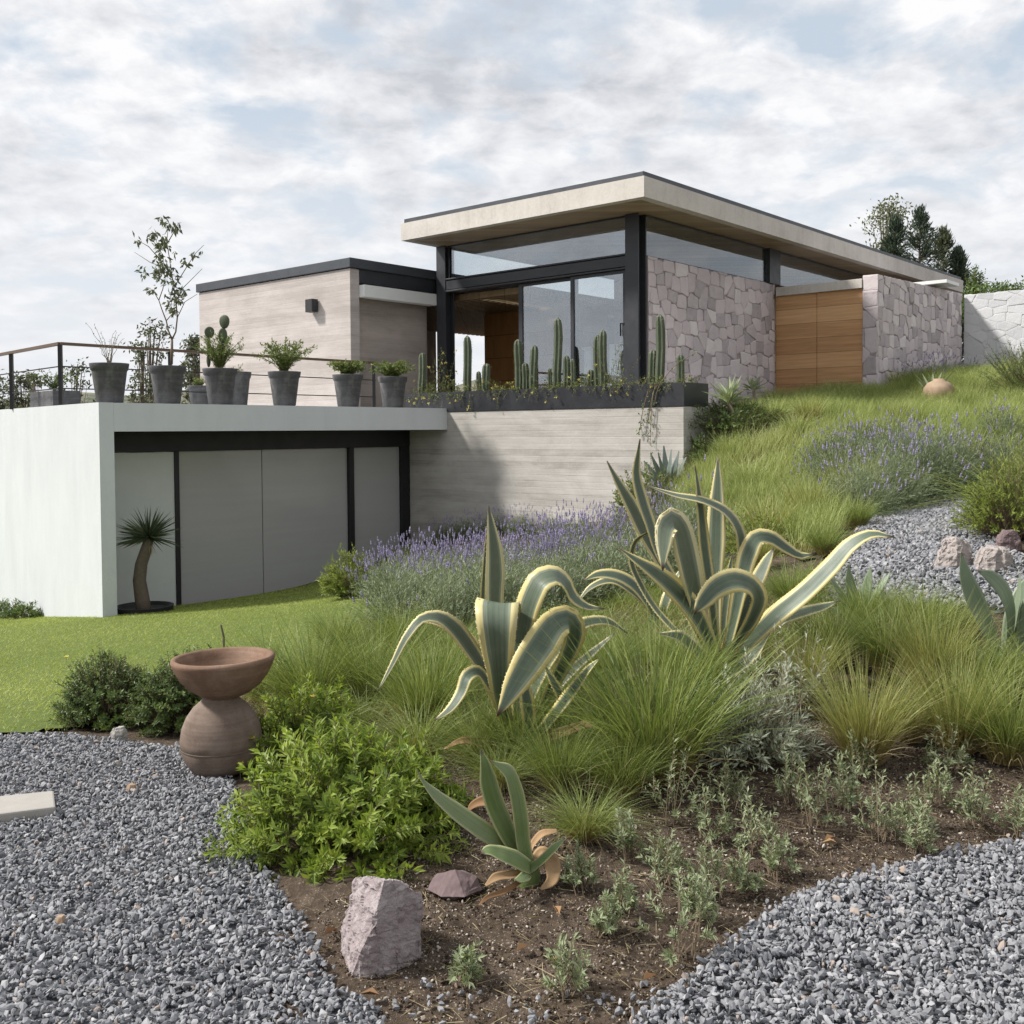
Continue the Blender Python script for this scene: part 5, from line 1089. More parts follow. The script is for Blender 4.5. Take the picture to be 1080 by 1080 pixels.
agave('small green agave with a few leaves in the bare soil near the bottom', (556, 925), A3, M['agave_small'], 400, teeth=False, dead=[[(562, 918, -.02, 8), (572, 900, 0, 10), (582, 912, -.04, 15), (582, 928, -.08, 11), (570, 938, -.1, 2)], [(552, 922, -.08, 6), (538, 924, -.12, 8), (522, 926, -.15, 8), (512, 934, -.17, 2)], [(556, 915, .02, 6), (562, 893, .04, 7), (572, 880, .05, 8), (588, 876, .06, 3)], [(535, 868, .08, 8), (512, 845, .1, 10), (498, 850, .1, 6), (492, 858, .1, 1)], [(556, 925, -.1, 5), (532, 940, -.16, 5), (512, 948, -.2, 4), (505, 955, -.22, 1)]], thick=.006)
agave('pale green smooth agave at the right edge beside the path stones', (1058, 700), [[(1052, 695, 0, 9), (1038, 655, .02, 17), (1026, 628, .03, 20), (1018, 605, .03, 13), (1014, 582, .03, 1)], [(1058, 700, -.03, 9), (1064, 668, -.06, 15), (1064, 642, -.08, 18), (1056, 620, -.1, 17), (1044, 608, -.12, 12), (1031, 602, -.14, 1)], [(1062, 700, 0, 8), (1070, 660, -.03, 11), (1074, 632, -.04, 9), (1076, 604, -.04, 1)], [(1064, 700, -.04, 8), (1080, 665, -.08, 16), (1086, 636, -.1, 14), (1092, 610, -.1, 1)], [(1060, 695, .1, 8), (1070, 640, .12, 12), (1086, 615, .14, 10), (1100, 612, .15, 1)], [(1050, 700, -.06, 7), (1035, 690, -.1, 9), (1020, 692, -.12, 1)]], M['agave_green'], 500, teeth=False, dead=[[(1060, 700, -.06, 6), (1072, 712, -.12, 8), (1078, 730, -.16, 5), (1082, 745, -.18, 1)]])
agave('small pale green agave in the tall grass at the foot of the path', (905, 655), [[(903, 655, 0, 5), (890, 632, 0, 9), (880, 616, -.02, 6), (874, 606, -.02, 1)], [(905, 655, 0, 5), (899, 628, 0, 11), (896, 610, 0, 8), (895, 596, 0, 1)], [(907, 655, -.02, 5), (912, 630, -.03, 11), (916, 612, -.03, 8), (918, 598, -.03, 1)], [(908, 655, 0, 5), (922, 632, 0, 10), (931, 616, 0, 7), (940, 603, 0, 1)], [(903, 655, -.03, 5), (884, 645, -.05, 8), (872, 640, -.06, 1)]], M['agave_green'], 600, teeth=False, thick=.006)
bl = [[(704, 520, 0, 4)] + [((704 * .5 + x * .5), (520 * .5 + y * .5), d / 2, 7), (x, y, d, 1)] for x, y, d in [(660, 508, -.1), (672, 495, 0), (679, 486, .1), (686, 478, 0), (694, 477, -.1), (700, 470, .1), (708, 474, 0), (716, 476, .1), (724, 482, -.1), (733, 490, 0), (740, 502, .1), (752, 512, 0)]]
agave('blue-grey spiky agave at the foot of the concrete wall corner', (706, 524), bl, M['agave_blue'], 700, teeth=False, thick=.006)

# ------------------------------------------------------------------ tussock grasses
def tussock(seed, n, h, r0, mat, lean, name, label, group, loc, dead=.15, w=.0034, droop=.32):
    rng = np.random.default_rng(seed); root = thing(name, label, 'ornamental grass', loc, group); loc = np.asarray(loc, float)
    a = rng.uniform(0, 6.28, n); r = r0 * np.sqrt(rng.random(n)); b = np.stack([np.cos(a) * r, np.sin(a) * r, np.full(n, -.01)], -1)
    d = b / r0 * lean + rng.normal(0, lean * .42, (n, 3)); d[:, 2] = 1
    blade_obj('blades', mat, root, blades(b + loc, d, h * rng.uniform(.5, 1.12, n), w, droop * rng.uniform(.4, 1.5, n), rng, 5))
    k = int(n * dead); a = rng.uniform(0, 6.28, k); r = r0 * rng.uniform(.3, 1.05, k); b = np.stack([np.cos(a) * r, np.sin(a) * r, np.full(k, -.01)], -1); d = b / r0 * lean * 1.6 + rng.normal(0, .25, (k, 3)); d[:, 2] = 1
    blade_obj('dry_blades', M['straw'], root, blades(b + loc, d, h * rng.uniform(.2, .65, k), w * 1.1, droop * 1.6, rng, 4))
    return root
TG = 'fountain grass tussocks in the planted bed'
protos = {}
def put_tussock(kind, px, py, hpx, label, rz):
    b = G(px, py); h = hpx / F_PX * b[1]
    if kind not in protos:
        n, mat, lean, dead, droop = {'green': (900, M['fountain'], .42, .14, .34), 'gold': (800, M['fountain_gold'], .34, .25, .25), 'loose': (620, M['fountain'], .62, .16, .5)}[kind]
        r = tussock({'green': 41, 'gold': 43, 'loose': 47}[kind], n, .6, .075, mat, lean, 'fountain_grass', label, TG, (0, 0, 0), dead, .0036, droop); protos[kind] = r
        r.location = Vector(b); r.scale = (h / .6,) * 3; return r
    return copy_tree(protos[kind], b, rz, h / .6, label)
tl = [('green', 690, 818, 238, 'tall dense green tussock in the middle of the bed, between the two agaves'), ('green', 622, 800, 120, 'green tussock directly right of the nearer cream-edged agave'), ('loose', 617, 882, 105, 'small spiky green tussock by the bare soil above the small agave'), ('gold', 912, 802, 145, 'tussock with a thick straw-coloured base standing alone in front of the silvery shrub'), ('gold', 1010, 790, 135, 'golden-based tussock right of the lone straw-based one'), ('green', 1062, 800, 150, 'green tussock at the right edge above the seedlings'),
      ('green', 330, 752, 140, 'soft green tussock beside the terracotta bowl'), ('green', 395, 745, 140, 'soft green tussock behind the bright green bush'), ('loose', 285, 735, 115, 'arching tussock brushing the bowl rim'), ('green', 450, 765, 135, 'green tussock left of the nearer cream-edged agave'), ('loose', 505, 800, 110, 'loose tussock in front of the nearer cream-edged agave'), ('green', 570, 770, 90, 'green tussock under the folded leaves of the nearer agave'), ('loose', 440, 800, 120, 'loose tussock between the bright green bush and the nearer agave'),
      ('green', 735, 730, 105, 'green tussock at the foot of the large agave, left side'), ('gold', 850, 735, 100, 'yellowish tussock right of the large agave foot'), ('green', 880, 700, 100, 'green tussock in front of the small pale agave'), ('green', 940, 710, 115, 'tall green tussock at the near end of the path'), ('gold', 985, 730, 130, 'yellow-green tussock at the near end of the path, further right'), ('green', 1030, 740, 110, 'green tussock in front of the smooth green agave'), ('loose', 960, 665, 80, 'wispy tussock beside the gravel path edge'), ('loose', 1010, 665, 70, 'wispy tussock under the smooth green agave'),
      ('green', 640, 720, 95, 'green tussock behind the middle of the bed, under the small half-buried agave'), ('loose', 690, 700, 80, 'loose tussock left behind the large agave'), ('green', 360, 690, 75, 'low green tussock at the lawn edge'), ('green', 425, 690, 85, 'green tussock below the grey-green lavender'), ('loose', 480, 690, 70, 'loose tussock behind the left arching agave leaf'), ('green', 835, 640, 70, 'green tussock behind the long agave leaf'), ('gold', 800, 600, 60, 'yellow-green tussock above the large agave'), ('green', 870, 585, 55, 'green tussock at the left edge of the path'), ('green', 905, 556, 48, 'green tussock where the path bends'), ('loose', 1085, 730, 120, 'wispy tussock cut by the right edge'), ('green', 915, 668, 90, 'green tussock covering the near end of the path, left part'), ('green', 975, 680, 95, 'green tussock covering the near end of the path, middle part'), ('green', 592, 832, 115, 'green tussock between the nearer agave and the bare soil'), ('loose', 528, 828, 95, 'loose tussock right behind the small agave'), ('green', 655, 838, 120, 'green tussock at the left edge of the bare soil'), ('green', 545, 800, 110, 'green tussock in front of the nearer agave, right part'), ('green', 470, 735, 110, 'green tussock under the low left leaf of the nearer agave'), ('gold', 960, 780, 80, 'short golden tussock between two taller ones')]
rr = random.Random(3)
for kind, px, py, hpx, lab in tl: put_tussock(kind, px, py, hpx, lab, rr.uniform(0, 6.28))
for i in range(26):
    q = W(rr.uniform(15.0, 24.2), rr.uniform(6.3, 7.35), 0); copy_tree(protos['green'], gxy(q[0], q[1]), rr.uniform(0, 6.28), rr.uniform(.75, 1.1), 'darker green tussock in the row at the top of the slope, under the stone walls and door')['group'] = 'green tussocks at the top of the slope'
SL = 'fine grass tussock on the slope below the stone walls'
ps = tussock(53, 420, .6, .10, M['meadow'], .40, 'slope_grass', SL, 'grass tussocks on the slope', (0, 0, 0), .2, .0065, .4)
rs = np.random.default_rng(54); pp = rand_in(MEADOW, 170, rs)
for i, (x, y) in enumerate(pp):
    sc_ = rs.uniform(.6, 1.15)
    if i == 0: ps.location = Vector(gxy(x, y)); ps.scale = (sc_,) * 3; p2 = tussock(57, 380, .6, .10, M['fountain_gold'], .30, 'slope_grass', 'straw-tinged grass tussock on the slope below the stone walls', 'grass tussocks on the slope', gxy(4.2, 14.6), .5, .0065, .3)
    elif i % 5 == 2: copy_tree(p2, gxy(x, y), rs.uniform(0, 6.28), sc_)
    elif i % 5 == 4: copy_tree(protos['green'], gxy(x, y), rs.uniform(0, 6.28), sc_ * .85, 'deep green tussock among the paler grass of the slope')['group'] = 'green tussocks on the slope'
    else: copy_tree(ps, gxy(x, y), rs.uniform(0, 6.28), (sc_, sc_, sc_ * rs.uniform(.75, 1.1)))
rs = np.random.default_rng(55); pl_ = rand_in(SOIL, 2600, rs); aa = rs.uniform(0, 6.28, len(pl_)); dl = np.stack([np.cos(aa), np.sin(aa), rs.normal(.02, .12, len(pl_))], -1)
v, f, t, a = blades(np.column_stack([pl_, T(pl_[:, 0], pl_[:, 1]) - .006]), dl, rs.uniform(.02, .10, len(pl_)), .0022, .05, rs, 2)
props(mesh_obj('straw_litter', v, f, M['straw'], attrs={'tint': t, 'along': a}), label='dry straw and twigs scattered over the soil bed', kind='stuff')
# taller arching grass clump at the far right
b = G(1085, 560); root = tussock(49, 420, 1.25, .14, M['fountain'], .75, 'fountain_grass', 'big arching grass clump with long drooping blades at the far right edge', None, b, .1, .006, .5)

# ------------------------------------------------------------------ lavender
def lavender(seed, loc, label, group, leafmat, r=.42, h=.40, spikes=120, spike_h=.22, nst=420):
    root = thing('lavender', label, 'lavender', loc, group); loc = np.asarray(loc, float)
    shrub(None, '', '', loc, r, r, h, nst, 9, .045, .0062, leafmat, M['lav_stem'], seed, .45, 1.1, root=root, stem_w=.0022, shell=.4, lump=.12, z0=.05, fold=.1)
    if spikes:
        rng = np.random.default_rng(seed + 1); t0 = dome_points(rng, spikes, r * .95, r * .95, h, .3, .15) + loc; d = nrm((t0 - loc) * np.array([.45, .45, 0]) / r + rng.normal(0, .09, (spikes, 3)) + [0, 0, 1.0]); L = spike_h * rng.uniform(.6, 1.25, spikes); tip = t0 + d * L[:, None]
        blade_obj('flower_stems', M['lav_stem'], root, blades(t0, d, L, .0045, .0, rng, 1))['kind'] = 'stuff'
        V, F, Tn = [], [], []; k = 0; oc = np.array([(1, 0, 0), (0, 1, 0), (-1, 0, 0), (0, -1, 0), (0, 0, 1), (0, 0, -1)], float); of = np.array([(0, 1, 4), (1, 2, 4), (2, 3, 4), (3, 0, 4), (1, 0, 5), (2, 1, 5), (3, 2, 5), (0, 3, 5)])
        for j, (s0, rr_) in enumerate([(0, .008), (.014, .0105), (.028, .009), (.042, .006)]):
            c = tip + d * s0; V.append((c[:, None] + oc[None] * np.array([rr_, rr_, .010])).reshape(-1, 3)); F.append((of[None] + (np.arange(spikes) * 6)[:, None, None] + k).reshape(-1, 3)); k += spikes * 6; Tn.append(np.repeat(rng.random(spikes), 6))
        mesh_obj('flower_heads', np.concatenate(V), np.concatenate(F), M['lav_flower'], root, attrs={'tint': np.concatenate(Tn)})['kind'] = 'stuff'
    return root
rr = random.Random(8)
LB = 'grey-green lavender bush thick with purple spikes in the long bed below the concrete wall'
pr = lavender(801, (0, 0, 0), LB, 'lavender bed below the concrete wall', M['lav_leaf'], spikes=85)
lav_spots = [(-1.55, 12.0), (-1.15, 12.6), (-.75, 12.0), (-.35, 12.7), (.05, 12.0), (.45, 12.6), (.85, 12.0), (1.55, 11.6), (-.95, 11.2), (-.5, 11.1), (-.05, 11.2), (.4, 11.1), (.85, 11.2), (1.25, 11.0), (-.7, 10.4), (-.2, 10.3), (.3, 10.3), (.75, 10.4), (1.2, 10.2), (1.6, 10.6), (1.75, 11.3), (-1.3, 11.3), (-.95, 13.4), (-.5, 13.3), (-.05, 13.5), (.4, 13.3), (.85, 13.4), (.6, 12.3), (-.15, 12.5), (-.55, 12.4), (1.2, 12.0), (-1.35, 12.9)]
for i, (x, y) in enumerate(lav_spots):
    s = rr.uniform(.85, 1.2) * (.8 if x > 1.0 else 1.0)
    if i == 0: pr.location = Vector(gxy(x, y)); pr.scale = (s,) * 3
    else: copy_tree(pr, gxy(x, y), rr.uniform(0, 6.28), s)
for i, (v, u) in enumerate([(8.6, 12.35), (9.2, 12.3), (9.8, 12.35), (10.4, 12.3), (11.0, 12.35), (11.6, 12.3), (12.2, 12.35)]):
    q = W(u, v, 0); copy_tree(pr, gxy(q[0], q[1]), rr.uniform(0, 6.28), rr.uniform(.62, .8))
LF = 'silvery green lavender bush with hardly any flowers, in front of the purple lavender bed'
pf = lavender(821, (0, 0, 0), LF, 'flowerless lavender in front of the purple bed', M['lav_pale'], r=.44, h=.60, spikes=14, nst=620)
for i, (x, y) in enumerate([(-.95, 8.9), (-.5, 8.5), (-.05, 8.6), (.4, 8.6), (.85, 8.7), (-.75, 9.5), (-.25, 9.4), (.25, 9.4), (.7, 9.5), (1.15, 9.3), (1.3, 8.6), (1.65, 9.4)]):
    s = rr.uniform(.9, 1.15)
    if i == 0: pf.location = Vector(gxy(x, y)); pf.scale = (s,) * 3
    else: copy_tree(pf, gxy(x, y), rr.uniform(0, 6.28), s)
LR = 'grey-green lavender mound at the left edge of the gravel path'
pd = lavender(831, (0, 0, 0), LR, 'lavender mounds along the path', M['lav_leaf'], r=.47, h=.56, spikes=36, spike_h=.12, nst=560)
for i, (px, py, s) in enumerate([(905, 545, 1.0), (935, 538, 1.15), (965, 530, 1.2), (990, 520, 1.2), (1002, 508, 1.1), (880, 520, 1.0), (920, 512, 1.1), (955, 505, 1.1), (985, 496, 1.0), (870, 500, .9), (900, 495, 1.0), (940, 490, 1.0)]):
    b = G(px, py)
    if i == 0: pd.location = Vector(b); pd.scale = (s,) * 3
    else: copy_tree(pd, b, rr.uniform(0, 6.28), s)
LW = 'purple lavender in flower at the foot of the right-hand pink stone wall'
for i, (u, v) in enumerate([(20.3, 6.95), (21.0, 6.9), (21.7, 6.95), (22.4, 6.85), (23.1, 6.9), (23.8, 6.8)]):
    b = W(u, v, 0); copy_tree(pr, gxy(b[0], b[1]), rr.uniform(0, 6.28), rr.uniform(.9, 1.1), LW)['group'] = 'lavender at the foot of the stone wall'
b = G(1040, 470); copy_tree(pd, gxy(b[0] + .2, b[1]), 1.0, .9, 'grey-green lavender mound right of the path top, under the arching grass')['group'] = 'lavender at the right'
b = G(1060, 500); copy_tree(pd, b, 2.0, .8, 'small grey-green lavender right of the path, above the lime shrub')['group'] = 'lavender at the right'

# ------------------------------------------------------------------ leafy shrubs
b = G(335, 915); BX = 'bright green leafy bush spilling over the gravel edge, front part, with glossy toothed leaves'
shrub('leafy_bush', BX, 'bush', P(362, 888, b[1] + .25) * [1, 1, 0] + [0, 0, 0], .46, .42, .46, 400, 22, .048, .0148, M['bright'], M['stem'], 901, .42, .75, 'bright green bushes', shell=.22, z0=-.02, stem_w=.003)
c = G(410, 880); shrub('leafy_bush', 'bright green leafy bush beside the small agave, its shaded side facing right', 'bush', c * [1, 1, 0] + [0, .12, .02], .30, .32, .42, 200, 22, .055, .017, M['bright'], M['stem'], 902, .42, .75, 'bright green bushes', shell=.22, z0=-.02)
c = G(310, 800); shrub('leafy_bush', 'bright green leafy bush against the clay jar, with a yellow flower at its edge', 'bush', c * [1, 1, 0] + [0, .18, 0], .42, .36, .34, 260, 20, .05, .015, M['bright'], M['stem'], 903, .42, .75, 'bright green bushes', shell=.22, flowers=(3, .022, M['yellow_flower']), z0=-.02)
for i, (x, y) in enumerate([(253, 806), (352, 800)]):
    q = P(x, y, G(x, y + 10)[1] - (.05 if i == 0 else .3)); rng = np.random.default_rng(i); aa = np.arange(6) * 1.047
    v, f, tn = leaves(np.repeat(q[None], 6, 0), np.stack([np.cos(aa), np.sin(aa) * .8 - .2, .45 + 0 * aa], -1), np.tile([0, -.4, 1.0], (6, 1)), .024, .015, .1, rng)
    o = mesh_obj('flower', v, f, M['yellow_flower'], attrs={'tint': tn}, loc=q); m = MB(); m.tube([q + [0, .01, -.12], q], [.0015, .0015], 4); m.build('stalk', M['green_stem'], o)
    props(o, ['yellow flower hanging over the gravel beside the clay jar', 'yellow flower in the middle of the bright green bush'][i], 'flower')
c = G(100, 768); shrub('dark_shrub', 'dark green rounded shrub at the lawn edge, the left of the two', 'shrub', c + [0, .22, 0], .31, .27, .36, 520, 18, .027, .011, M['hedge'], M['stem'], 911, .4, .5, 'dark shrubs at the lawn edge', shell=.16, z0=-.02, lump=.1)
c = G(178, 775); shrub('dark_shrub', 'dark green rounded shrub at the lawn edge, beside the clay jar', 'shrub', c + [0, .25, 0], .28, .28, .40, 520, 18, .028, .012, M['hedge'], M['stem'], 912, .4, .5, 'dark shrubs at the lawn edge', shell=.16, z0=-.02, lump=.1)
c = G(365, 633); shrub('lime_shrub', 'low lime green shrub at the lawn edge before the sliding screens', 'shrub', c + [.05, .3, 0], .52, .38, .5, 330, 14, .055, .016, M['lime'], M['stem'], 913, .5, .9, shell=.22)
c = G(1068, 572); shrub('lime_shrub', 'rounded lime green feathery shrub at the right edge of the path', 'shrub', c + [.15, .3, 0], .50, .45, .66, 420, 16, .05, .010, M['lime'], M['stem'], 914, .45, 1.0, shell=.25)
c = G(800, 815); shrub('silver_shrub', 'silvery grey shrub with narrow leaves in front of the large agave', 'shrub', c + [0, .18, 0], .36, .28, .40, 190, 22, .048, .0085, M['silver'], M['stem'], 915, .7, .55, 'silvery shrubs', shell=.35, curl=-.1)
c = G(755, 805); shrub('silver_shrub', 'loose silvery shrub left of the denser silvery one', 'shrub', c + [0, .15, 0], .22, .2, .33, 90, 20, .045, .0085, M['silver'], M['stem'], 916, .7, .55, 'silvery shrubs', shell=.35)
c = G(845, 760); shrub('silver_shrub', 'tall wispy silvery shrub between the large agave and the straw-based tussock', 'shrub', c + [0, .1, 0], .20, .18, .42, 50, 22, .04, .007, M['silver'], M['stem'], 917, .7, .5, 'silvery shrubs', shell=.3)
c = G(1085, 420); shrub('dark_shrub', 'tall dark rounded lavender shrub before the white wall at the right edge', 'shrub', c + [.15, 0.2, 0], .75, .7, 1.0, 420, 14, .07, .012, M['hedge'], M['stem'], 918, .45, 1.0, shell=.3, flowers=(60, .03, M['lav_flower']))
c = G(770, 455); shrub('ground_shrub', 'low dark green shrub hugging the concrete return wall', 'shrub', c + [0, 0, 0], .7, .6, .55, 300, 14, .06, .016, M['hedge'], M['stem'], 919, .5, .8, shell=.25)
c = G(745, 492); shrub('ground_shrub', 'green shrub at the foot of the concrete wall corner', 'shrub', c + [.25, .2, 0], .6, .5, .55, 260, 14, .06, .014, M['hedge'], M['stem'], 920, .5, .8, shell=.25)
c = G(790, 590); shrub('ground_shrub', 'low bright green leafy shrub behind the large agave', 'shrub', c + [.2, .3, 0], .5, .4, .35, 200, 14, .045, .016, M['lime'], M['stem'], 921, .5, .8, shell=.25)
c = G(640, 560); shrub('ground_shrub', 'leafy green shrub with yellow blooms at the right end of the purple lavender bed', 'shrub', gxy(1.75, 13.4), .6, .5, .7, 200, 14, .06, .02, M['potleaf'], M['stem'], 922, .5, .8, shell=.25, flowers=(14, .03, M['cream_flower']))
for i, (px, py, hp, lab) in enumerate([(712, 868, 80, 'spindly seedling in the soil left of the row of seedlings'), (752, 880, 50, 'small seedling beside the spindly one'), (795, 892, 55, 'bushy seedling near the broken leaf on the soil'), (700, 930, 55, 'thin pale seedling above the twiggy one'), (720, 1010, 95, 'twiggy half-bare seedling at the edge of the right gravel'), (860, 868, 65, 'seedling below the silvery shrub'), (930, 885, 70, 'bushy seedling below the straw-based tussock'), (965, 872, 45, 'small seedling right of the bushy one'), (1030, 868, 62, 'seedling at the right edge of the bare soil'), (905, 820, 50, 'tiny seedling at the foot of the straw-based tussock'), (600, 1045, 60, 'tiny sprout at the bottom of the bed'), (492, 1035, 40, 'tiny sprout right of the large rock'), (640, 985, 40, 'small weed in the lower middle of the soil'), (820, 920, 45, 'short seedling near the gravel corner'), (770, 850, 55, 'upright seedling behind the row, left of centre'), (665, 905, 50, 'pale wispy seedling between the small agave and the spindly one'), (745, 940, 55, 'pale wispy seedling in the middle of the bare soil'), (655, 960, 42, 'low pale weed in the middle of the soil, left of the twiggy seedling'), (890, 850, 50, 'pale wispy seedling below the lone straw-based tussock'), (990, 850, 45, 'low pale seedling at the right of the bare soil'), (968, 898, 42, 'tiny seedling close above the right gravel edge'), (1072, 880, 45, 'pale seedling at the right picture edge just above the gravel'), (785, 938, 42, 'tiny pale weed above the gravel corner'), (735, 968, 40, 'tiny weed beside the twiggy half-bare seedling'), (610, 935, 40, 'low weed right of the small agave'), (1000, 812, 55, 'wispy grey-green seedling under the golden-based tussock'), (835, 845, 55, 'pale seedling right under the silvery shrub')]):
    b = G(px, py); h = hp * 1.2 / F_PX * b[1]
    shrub('seedling', lab, 'seedling', b, h * .42, h * .42, h, 20, 18, .027, .0085, M['seedling'], M['stem'], 940 + i, .7 if i != 4 else .4, .7, 'seedlings in the bare soil', shell=.4, stem_w=.0022, lump=.05)
rng = np.random.default_rng(66)
for i, (px, py, lab) in enumerate([(578, 1018, 'pale dry leaf lying left of centre at the bottom of the soil'), (870, 888, 'brown curled leaf among the seedlings'), (883, 893, 'second brown leaf lying beside the curled one among the seedlings'), (678, 1037, 'small orange leaf near the right gravel edge'), (925, 975, 'orange leaf on the right gravel'), (585, 960, 'brown dry leaf in the soil under the small agave'), (545, 1010, 'pale dry leaf right of the large rock'), (828, 828, 'rust leaf beneath the silvery shrub'), (342, 990, 'rust leaf beside the large rock'), (400, 1055, 'orange leaf at the tip of the soil bed')]):
    q = G(px, py) + [0, 0, .008]; a = rng.uniform(0, 6.28); v, f, tn = leaves(np.array([q]), np.array([[math.cos(a), math.sin(a), .2]]), np.array([[.2, .1, 1.0]]), .055, .028, .5, rng, .25)
    o = mesh_obj('fallen_leaf', v, f, M['dead_leaf'], attrs={'tint': tn}, loc=q); sm = o.modifiers.new('thick', 'SOLIDIFY'); sm.thickness = .001; props(o, lab, 'leaf', 'fallen leaves')
q = G(70, 699); rng = np.random.default_rng(5); aa = np.arange(6) * 1.047; v, f, tn = leaves(np.repeat(q[None] + [0, 0, .05], 6, 0), np.stack([np.cos(aa), np.sin(aa), .4 + 0 * aa], -1), np.tile([0, 0, 1.0], (6, 1)), .03, .018, .1, rng)
o = mesh_obj('flower', v, f, M['yellow_flower'], attrs={'tint': tn}, loc=q); m = MB(); m.tube([q, q + [0, 0, .05]], [.0015, .0015], 4); m.build('stalk', M['green_stem'], o); props(o, 'orange-yellow flower alone on the lawn above the dark shrubs', 'flower')
# small dracaena-like plants by the stone wall
def rosette_plant(pxs, label, seed, nl=34, L=.42, w=.05, mat='agave_green'):
    b = G(*pxs[0]); root = thing('rosette_plant', label, 'plant', b, 'stemmed rosette plants by the stone wall'); pts = [P(x, y, b[1]) for x, y in pxs]; pts[0] = b - [0, 0, .05]
    m = MB(); m.tube(pts, np.linspace(.035, .025, len(pts)), 8); m.build('stem', M['stem'], root, smooth=True)
    rng = np.random.default_rng(seed); a = rng.uniform(0, 6.28, nl); el = rng.uniform(.25, 1.4, nl); d = np.stack([np.cos(a) * np.cos(el), np.sin(a) * np.cos(el), np.sin(el)], -1)
    v, f, tn = leaves(np.tile(pts[-1], (nl, 1)) + rng.normal(0, .02, (nl, 3)), d, np.tile([0, 0, 1.0], (nl, 1)) + rng.normal(0, .2, (nl, 3)), L * rng.uniform(.7, 1.1, nl), w, .3, rng, .08)
    mesh_obj('leaves', v, f, M['seedling'], root, attrs={'tint': tn})
rosette_plant([(783, 455), (776, 440), (768, 425)], 'leafy rosette on a leaning stem nearer the planter end', 1001, 40, .42); rosette_plant([(799, 440), (796, 425), (795, 412)], 'pale rosette on a short upright stem before the pink stone wall', 1002, 26, .32)
# clay ball with a plant on top of the slope
b = G(990, 428); rb = 16 / F_PX * b[1]; root = thing('clay_pot', 'round pale clay pot sunk in the grass below the stone wall', 'pot', b)
m = MB(); m.lathe([(.001, -.1), (rb * .8, -.08), (rb, .1), (rb * .95, .2), (rb * .7, .29), (rb * .35, .33), (rb * .3, .36), (rb * .22, .36), (rb * .2, .3), (.001, .28)], b + [0, 0, .1], 32); m.build('pot_body', M['clay_ball'], root, smooth=True)
b2 = b + [.08, .5, 0]; root = thing('pale_agave', 'small cream-edged agave behind the round clay pot', 'agave', b2); rng = np.random.default_rng(12); a = rng.uniform(0, 6.28, 14); d = np.stack([np.cos(a) * .6, np.sin(a) * .6, np.ones(14)], -1)
v, f, tn = leaves(np.tile(b2 + [0, 0, .1], (14, 1)), d, np.tile([0, 0, 1.0], (14, 1)), .6 * rng.uniform(.7, 1.1, 14), .09, .4, rng, .1); mesh_obj('leaves', v, f, M['seedling'], root, attrs={'tint': tn})

# ------------------------------------------------------------------ yucca by the screens
yb = 13.55; base = P(152, 645, yb); base[2] = float(T(base[0], base[1])); 
root = thing('yucca', 'spiky-headed yucca on a curved dark trunk before the white recess', 'yucca', base)
pts = [base - [0, 0, .05]] + [P(x, y, yb) for x, y in [(150, 632), (147, 612), (149, 595), (154, 580), (157, 568)]]
m = MB(); m.tube(pts, [.10, .095, .085, .08, .075, .06], 12); m.build('trunk', M['bark'], root, smooth=True)
rng = np.random.default_rng(15); n = 230; hc = P(157, 566, yb); a = rng.uniform(0, 6.28, n); el = np.arcsin(rng.uniform(-.35, 1, n)); d = np.stack([np.cos(a) * np.cos(el), np.sin(a) * np.cos(el), np.sin(el)], -1)
blade_obj('leaf_head', M['yucca'], root, blades(np.tile(hc, (n, 1)) + d * .03, d, .40 * rng.uniform(.8, 1.1, n), .024, .04, rng, 3))
n = 16; a = rng.uniform(0, 6.28, n); d = np.stack([np.cos(a) * .5, np.sin(a) * .5, np.full(n, -1.0)], -1); blade_obj('dry_leaves', M['straw'], root, blades(np.tile(hc - [0, 0, .03], (n, 1)), d, .34 * rng.uniform(.5, 1.1, n), .018, .0, rng, 2))
dish = base + [0, .02, .0]; m = MB(); m.lathe([(.001, .05), (.30, .05), (.34, .09), (.37, .09), (.36, .0), (.001, -.05)], dish, 32); o = m.build('dark_dish', M['black'], root)
for i, x in enumerate((8, 24)):
    b = P(x, 650, 15.5 - i * .6); b[2] = float(T(b[0], b[1])); shrub('ground_shrub', ['low green plant at the foot of the white side wall, at the left edge', 'low green plant at the foot of the white side wall, the smaller one'][i], 'shrub', b, .35, .3, .3 - .08 * i, 90, 10, .06, .02, M['hedge'], M['stem'], 960 + i, .5, .8)

